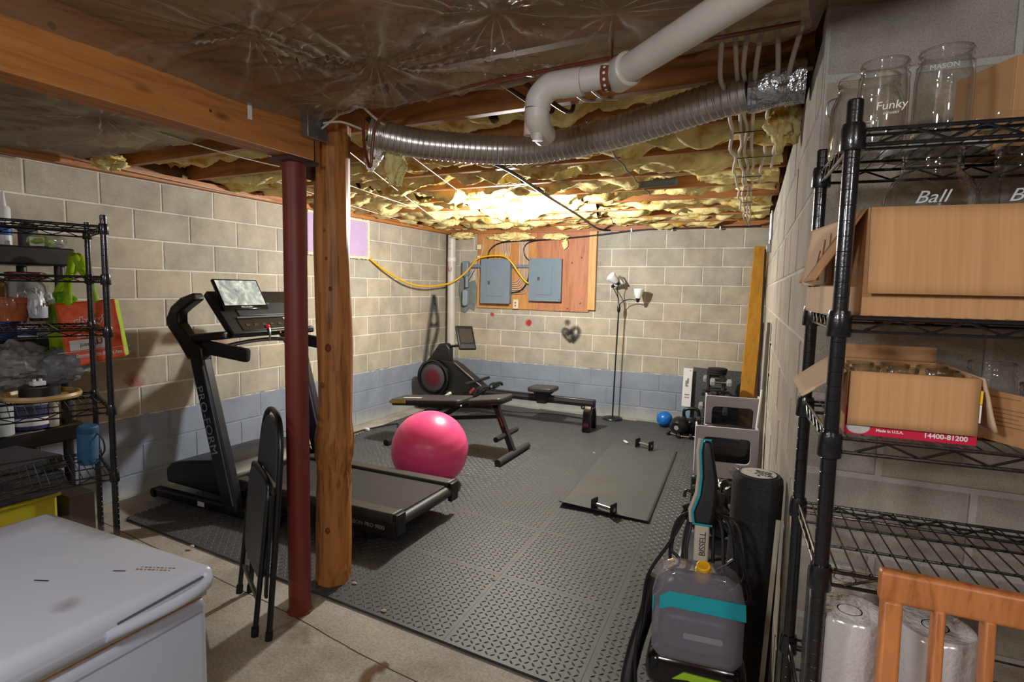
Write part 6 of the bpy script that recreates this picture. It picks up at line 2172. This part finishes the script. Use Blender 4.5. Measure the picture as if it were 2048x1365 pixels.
# lowest trays: towel rolls in film, wire basket
rolls = [(4.128, -5.385, 'paper towel roll at the front left behind the shelf post'), (4.133, -5.255, 'paper towel roll at the rear left on the lowest visible tray'), (4.258, -5.375, 'paper towel roll behind the orange chair slats, front'), (4.262, -5.245, 'paper towel roll behind the orange chair slats, rear')]
for x, y, lbl in rolls:
    t_ = thing('paper_towel_roll', lbl, 'paper roll', (x, y, .677), 0, 'paper towel rolls on the wire shelf')
    MB().lathe([(.0205, .0), (.058, .0), (.0605, .004), (.0608, .25), (.057, .256), (.0205, .2535)], (x, y, .677), 34).build('paper', paper, t_)
    MB().lathe([(.0185, .001), (.0205, .001), (.0205, .2535), (.0185, .2535)], (x, y, .677), 22, closed=True).build('core', tube_card, t_)
for k, xs in enumerate(((4.066, 4.194), (4.196, 4.325))):
    cx_ = (xs[0] + xs[1]) / 2

    def wrapf(u, v, cx_=cx_, k=k):
        p = rrect(.1285, .258, .06, 6)
        n_ = len(p)
        f = u * n_
        i = int(f) % n_
        q = Vector(p[i]).lerp(Vector(p[(i + 1) % n_]), f - int(f))
        s_ = 1.0 if v < .95 else 1 - (v - .95) * 1.6
        r_ = 1 + .012 * noise.noise(Vector((u * 30, v * 9, k)))
        return (cx_ + q.x * s_ * r_, -5.318 + q.y * s_ * r_, .678 + .262 * min(1, v / .97) + .004 * noise.noise(Vector((u * 20, v * 8, k + 4))))
    MB().grid(wrapf, 56, 16).build('shrink_wrap', glass('towel_film_%d' % k, (.95, .95, .95), .15, .7, haze=.05), None, smooth=60, label=('clear wrap around the left pair of paper towel rolls', 'clear wrap around the right pair of paper towel rolls')[k], cat='wrapper')
MB().lathe([(0, 0), (.014, 0), (.016, .03), (.012, .15), (0, .155)], (4.195, -5.44, .679), 12).build('purple_packet', M('purple_film', (70, 40, 120), .4), None, label='purple packet wedged between the two towel roll packs', cat='packet')
wbk = thing('wire_basket', 'small black wire basket on the lowest tray behind the chair', 'basket', (4.48, -5.30, .677))
wm_ = MB()
for z in (.0, .06, .12):
    wm_.tube([(4.34 + q[0] + .14, -5.30 + q[1], .682 + z) for q in rrect(.24, .20, .02, 3)], .002, 6, closed=True)
for q in rrect(.24, .20, .02, 2):
    wm_.tube([(4.48 + q[0], -5.30 + q[1], .682), (4.48 + q[0], -5.30 + q[1], .802)], .0014, 5)
for k in range(9):
    wm_.tube([(4.37 + .0275 * k, -5.40, .682), (4.37 + .0275 * k, -5.40, .802)], .0012, 5)
    wm_.tube([(4.37 + .0275 * k, -5.40, .684), (4.37 + .0275 * k, -5.20, .684)], .0012, 5)
wm_.build('wires', black_coat, wbk)

# ---------------------------------------------------------------- orange wooden chair
Ch = thing('wooden_chair', 'orange-stained slatted wooden chair in the near right corner', 'chair', (4.35, -5.70, 0))
yb0, zt0 = -5.578, 1.098


def cp(x, z, dy=0):
    """point on the raked chair back"""
    return (x, yb0 - (zt0 - z) * .10 + dy, z)


MB().bar(cp(4.135, 1.078), cp(4.565, 1.078), .024, .046, (0, .1, 1)).build('top_rail', chair_wood, Ch, bev=.006, seg=3)
MB().bar(cp(4.135, .50), cp(4.565, .50), .022, .05, (0, .1, 1)).build('lower_rail', chair_wood, Ch, bev=.005)
for x in (4.152, 4.548):
    MB().bar(cp(x, 1.06), cp(x, .0), .026, .030, (0, 1, 0)).build('stile', chair_wood, Ch, bev=.005)
for k in range(1, 7):
    x = 4.152 + .0566 * k
    MB().bar(cp(x, 1.06), cp(x, .52), .014, .0275, (0, 1, 0)).build('slat', chair_wood, Ch, bev=.004)
MB().span((4.13, -6.04, .435), (4.57, -5.645, .46)).build('seat', chair_wood, Ch, bev=.008)
for x in (4.155, 4.545):
    MB().bar((x, -6.01, .435), (x, -6.02, 0), .034, .034).build('leg', chair_wood, Ch, bev=.004)
    MB().bar((x, -6.01, .21), (x, -5.69, .21), .02, .025).build('stretcher', chair_wood, Ch, bev=.003)

# ---------------------------------------------------------------- foam roller
fr = thing('foam_roller', 'tall speckled black foam roller with a white label on top, by the wall corner', 'foam roller', (3.945, -4.60, .012))
MB().lathe([(0, 0), (.072, 0), (.076, .006), (.0765, .88), (.074, .902), (.066, .912), (0, .913)], (3.945, -4.60, .012), 44, (.012, .01, 1)).build('roll', roller_m, fr)
tp = Vector((3.945, -4.60, .012)) + Vector((.012, .01, 1)).normalized() * .9135
MB().lathe([(0, 0), (.054, 0), (.054, .0012), (0, .0012)], tp, 36, (.012, .01, 1)).build('label_disc', white_print, fr)
a_ = -.30
lx, ly = Vector((math.cos(a_), math.sin(a_), 0)), Vector((-math.sin(a_), math.cos(a_), 0))
for k, s_ in enumerate(('BLACK', 'FOAM', 'ROLLER')):
    text(s_, .0165, tp + Vector((.0145, .012 - .018 * k, .0016)), lx, ly, dark_print, fr, align='CENTER', bold=.0005, ext=.0002)
text('foam', .009, tp + lx * -.028 + ly * -.002 + Vector((0, 0, .0016)), lx, ly, M('orange_letter', (196, 130, 70), .6), fr, align='CENTER', ext=.0002)
MB().cyl(tp + Vector((.002, -.032, .0012)), tp + Vector((.002, -.032, .002)), .005, n=12).build('dot_mark', dark_print, fr)
lump(tp + Vector((-.066, .008, -.012)), (.016, .014, .018), 91, .5).build('film_scrap', clear_bag, fr)

# ---------------------------------------------------------------- carpet cleaner
va = .10
vo = Vector((3.828, -4.955, 0))
VC = thing('carpet_cleaner', 'upright carpet cleaner with clear tank, teal band and yellow cap', 'carpet cleaner', tuple(vo), va)
VM = Matrix.Translation(vo) @ Matrix.Rotation(va, 4, 'Z')


def vp(x, y, z):
    return VM @ Vector((x, y, z))


def vbox(nm, c, d_, mat, bev=.01, rot=None, par=None, **k):
    return MB(VM).box(c, d_, rot).build(nm, mat, par or VC, bev=bev, seg=3, **k)


tl = math.radians(-9)        # the upper body leans back
TB = VM @ Matrix.Translation((0, .0, .385)) @ Matrix.Rotation(tl, 4, 'X')
# foot
MB(VM).box((0, -.02, .10), (.29, .36, .16), taper=.86).build('foot', black_p, VC, bev=.03, seg=3)
MB(VM).box((0, -.12, .145), (.26, .16, .10), taper=.8).build('nozzle_hood', M('brown_clear_hood', (60, 46, 36), .2), VC, bev=.02, seg=3)
for x in (-.155, .155):
    MB(VM).cyl((x - .012, .10, .075), (x + .012, .10, .075), .075, n=24).build('wheel', rubber, VC)
for x in (-.13,):
    MB(VM).box((x - .012, -.10, .33), (.028, .05, .06)).build('lime_clip', lime, VC, bev=.006)
MB(TB).prism([(-.07, .0), (-.04, .022), (.055, .020), (.078, -.004), (.06, -.008), (-.03, .004)], .010, Matrix(((1, 0, 0, .012), (0, 0, -1, -.100), (0, 1, 0, .068), (0, 0, 0, 1)))).build('lime_lever', lime, VC, bev=.002)
# body behind the tank
MB(TB).box((0, .06, .10), (.245, .10, .36), taper=.82).build('body', black_p, VC, bev=.035, seg=4)
MB(TB).box((0, -.02, .082), (.265, .17, .10), taper=.96).build('tank_cradle', black_gloss, VC, bev=.035, seg=4)
# tank
tkp = [(-.098, .0), (.098, .0), (.116, .03), (.118, .20), (.105, .262), (.07, .286), (-.07, .286), (-.108, .262), (-.122, .20), (-.118, .03)]


def sect(k, y):
    return [(x * k, y, z) for x, z in tkp]


tk = MB(TB)
n = len(tkp)
rings = [sect(.93, -.112), sect(.985, -.10), sect(1, -.08), sect(1, .0), sect(.97, .012)]
vs = [(p[0], p[1], p[2] * .84 + .1158) for r_ in rings for p in r_]
fs = [tuple(range(n))] + [tuple(range(4 * n, 5 * n))[::-1]]
for i in range(4):
    for k in range(n):
        fs.append((i * n + k, i * n + (k + 1) % n, (i + 1) * n + (k + 1) % n, (i + 1) * n + k))
tk.add(vs, fs).build('water_tank', tank_m, VC, bev=.012, seg=3, smooth=50)
MB(TB).box((0, -.055, .185), (.19, .07, .11)).build('inner_tank', M('inner_tank_plastic', (84, 82, 96), .35), VC, bev=.025, seg=3)  # grey-violet plastic block inside the clear tank
MB(TB).prism([(-.10, .245), (-.075, .262), (.116, .262), (.119, .218), (-.07, .222), (-.10, .21)], .004, Matrix(((1, 0, 0, 0), (0, 0, -1, -.113), (0, 1, 0, .035), (0, 0, 0, 1)))).build('teal_band', teal, VC, bev=.001)
MB(TB).box((-.108, -.075, .258), (.004, .07, .035), (0, 0, -.25)).build('teal_band', teal, VC)
MB(TB).prism([(p[0], p[1]) for p in rrect(.10, .016, .006)], .0015, Matrix(((1, 0, .0, .015), (0, 0, -1, -.1125), (0, 1, 0, .188), (0, 0, 0, 1)))).build('tank_groove', M('pale_groove', (140, 136, 142), .25), VC)
tcap = TB @ Vector((.008, -.075, .345))
MB().lathe([(.012, .03), (.016, .032), (.0185, .03), (.0185, .016), (.0215, .014), (.0215, -.012), (0, -.012), (0, .006), (.012, .008)], tcap, 26, TB.to_3x3() @ Vector((0, -.55, 1))).build('cap', cap_y, VC)
# stem and grip
Sx = lambda x, y, z: TB @ Vector((x, y, z))
st0, st1 = Sx(.0, .045, .28), Sx(.0, .045, .462)
bb_ = MB()
bb_.bar(st0, st1, .042, .048, TB.col[1].xyz)
stem = bb_.build('stem', stem_m, VC, bev=.008, seg=3)
text('BISSELL', .024, Sx(.011, .0195, .365), TB.col[2].xyz, -TB.col[0].xyz, dark_print, VC, space=.9)
gp = [(x, (z - .505) * .90 + .452) for x, z in [(-.023, .505), (.027, .505), (.034, .56), (.036, .60), (.036, .655), (.020, .745), (.014, .775), (-.008, .778), (-.012, .74), (-.006, .66), (-.010, .60), (-.026, .545)]]
MB(TB).prism([(x, z) for x, z in gp], .05, Matrix(((1, 0, 0, 0), (0, 0, 1, .018), (0, 1, 0, 0), (0, 0, 0, 1)))).build('grip', black_p, VC, bev=.009, seg=3)
tpts = [(x, (z - .505) * .90 + .452) for x, z in [(-.0235, .505), (-.028, .545), (-.012, .60), (-.0085, .66), (-.0145, .74), (-.0105, .779), (.014, .7785)]]
MB(TB).tube([(x, .02, z) for x, z in tpts], .0035, 8).build('teal_edge', teal, VC)
MB(TB).tube([(x - .006, .05, z) for x, z in tpts[:-1]], .008, 8).build('beige_edge', stem_m, VC)
MB(TB).tube([(.027, .016, .455), (-.024, .016, .455)], .003, 6).build('teal_line', teal, VC)
MB(TB).tube(spline([(-.02, .08, .53), (-.05, .085, .535), (-.055, .085, .515)], 5), .005, 8).build('cord_hook', black_s, VC)
# looped cord hanging on the hook
cd_ = MB()
rr2 = random.Random(3)
for k in range(6):
    top = (-.03 + .012 * k, .07 + .006 * k, .51 - .008 * k)
    lw_, rw_ = -.045 - .010 * k, .015 + .018 * k
    bot = .22 + .09 * rr2.random()
    lw_ += rr2.uniform(-.02, .025)
    rw_ += rr2.uniform(-.03, .02)
    cd_.tube(spline([(top[0], top[1], top[2]), (lw_ * .7, .07, .46), (lw_, .06, .37), (lw_ * .8, .055, bot + .05), ((lw_ + rw_) / 2, .05, bot), (rw_ * .95, .055, bot + .06), (rw_, .06, .37), (rw_ * .8, .07, .46)], 6, True), .0052, 7, closed=True)
for v_ in range(len(cd_.v)):
    cd_.v[v_] = TB @ cd_.v[v_]
cd_.build('cord', cable_k, VC)
MB(TB).tube(spline([(.02, .07, .50), (.06, .07, .45), (.10, .06, .40), (.125, .05, .32), (.135, .03, .27), (.12, .01, .26), (.09, .03, .30)], 7), .0052, 7).build('cord', cable_k, VC)
MB(TB).tube(spline([(-.05, .06, .46), (-.09, .05, .38), (-.145, .03, .28), (-.155, .02, .16), (-.165, .0, .08), (-.16, .0, -.02)], 7), .0052, 7).build('cord', cable_k, VC)
MB(TB).tube(spline([(-.125, .10, .26), (-.15, .09, .14), (-.175, .06, .04), (-.185, .03, -.06), (-.15, .02, -.12)], 7), .022, 12).build('hose', black_p, VC)

# things behind the cleaner
c = (3.735, -4.05, .012)
lump((c[0] + .05, c[1] + .25, .50), (.12, .15, .12), 61, .4, 44, 26).build('black_bag', dark_bag, None, smooth=25, label='shiny black plastic bag between the roller and the grey crates', cat='bag')
gb = thing('grey_bin', 'dark grey plastic bin behind the carpet cleaner handle', 'bin', (3.78, -4.12, .012))
MB().box((3.79, -4.05, .20), (.26, .36, .38), taper=1.06).build('body', M('slate_plastic', (74, 78, 86), .45), gb, bev=.02)
MB().bar((3.68, -4.22, .395), (3.90, -4.10, .42), .018, .014).build('handle', black_p, gb, bev=.004)
lump((3.80, -4.40, .17), (.08, .07, .155), 67, .35, 36, 22).build('blue_bag', M('blue_film', (22, 60, 170), .3, bump=.6, bs=20), None, smooth=30, label='dark blue plastic bag on the mat left of the foam roller', cat='bag')
sp_ = MB().bar((3.99, -4.80, .0), (4.02, -4.72, .83), .006, .014, (1, 0, 0)).build('wood_strip', M('pale_strip', (196, 186, 164), .7), None, bev=.002, label='thin pale wooden strip standing between the foam roller and the wall corner', cat='strip')
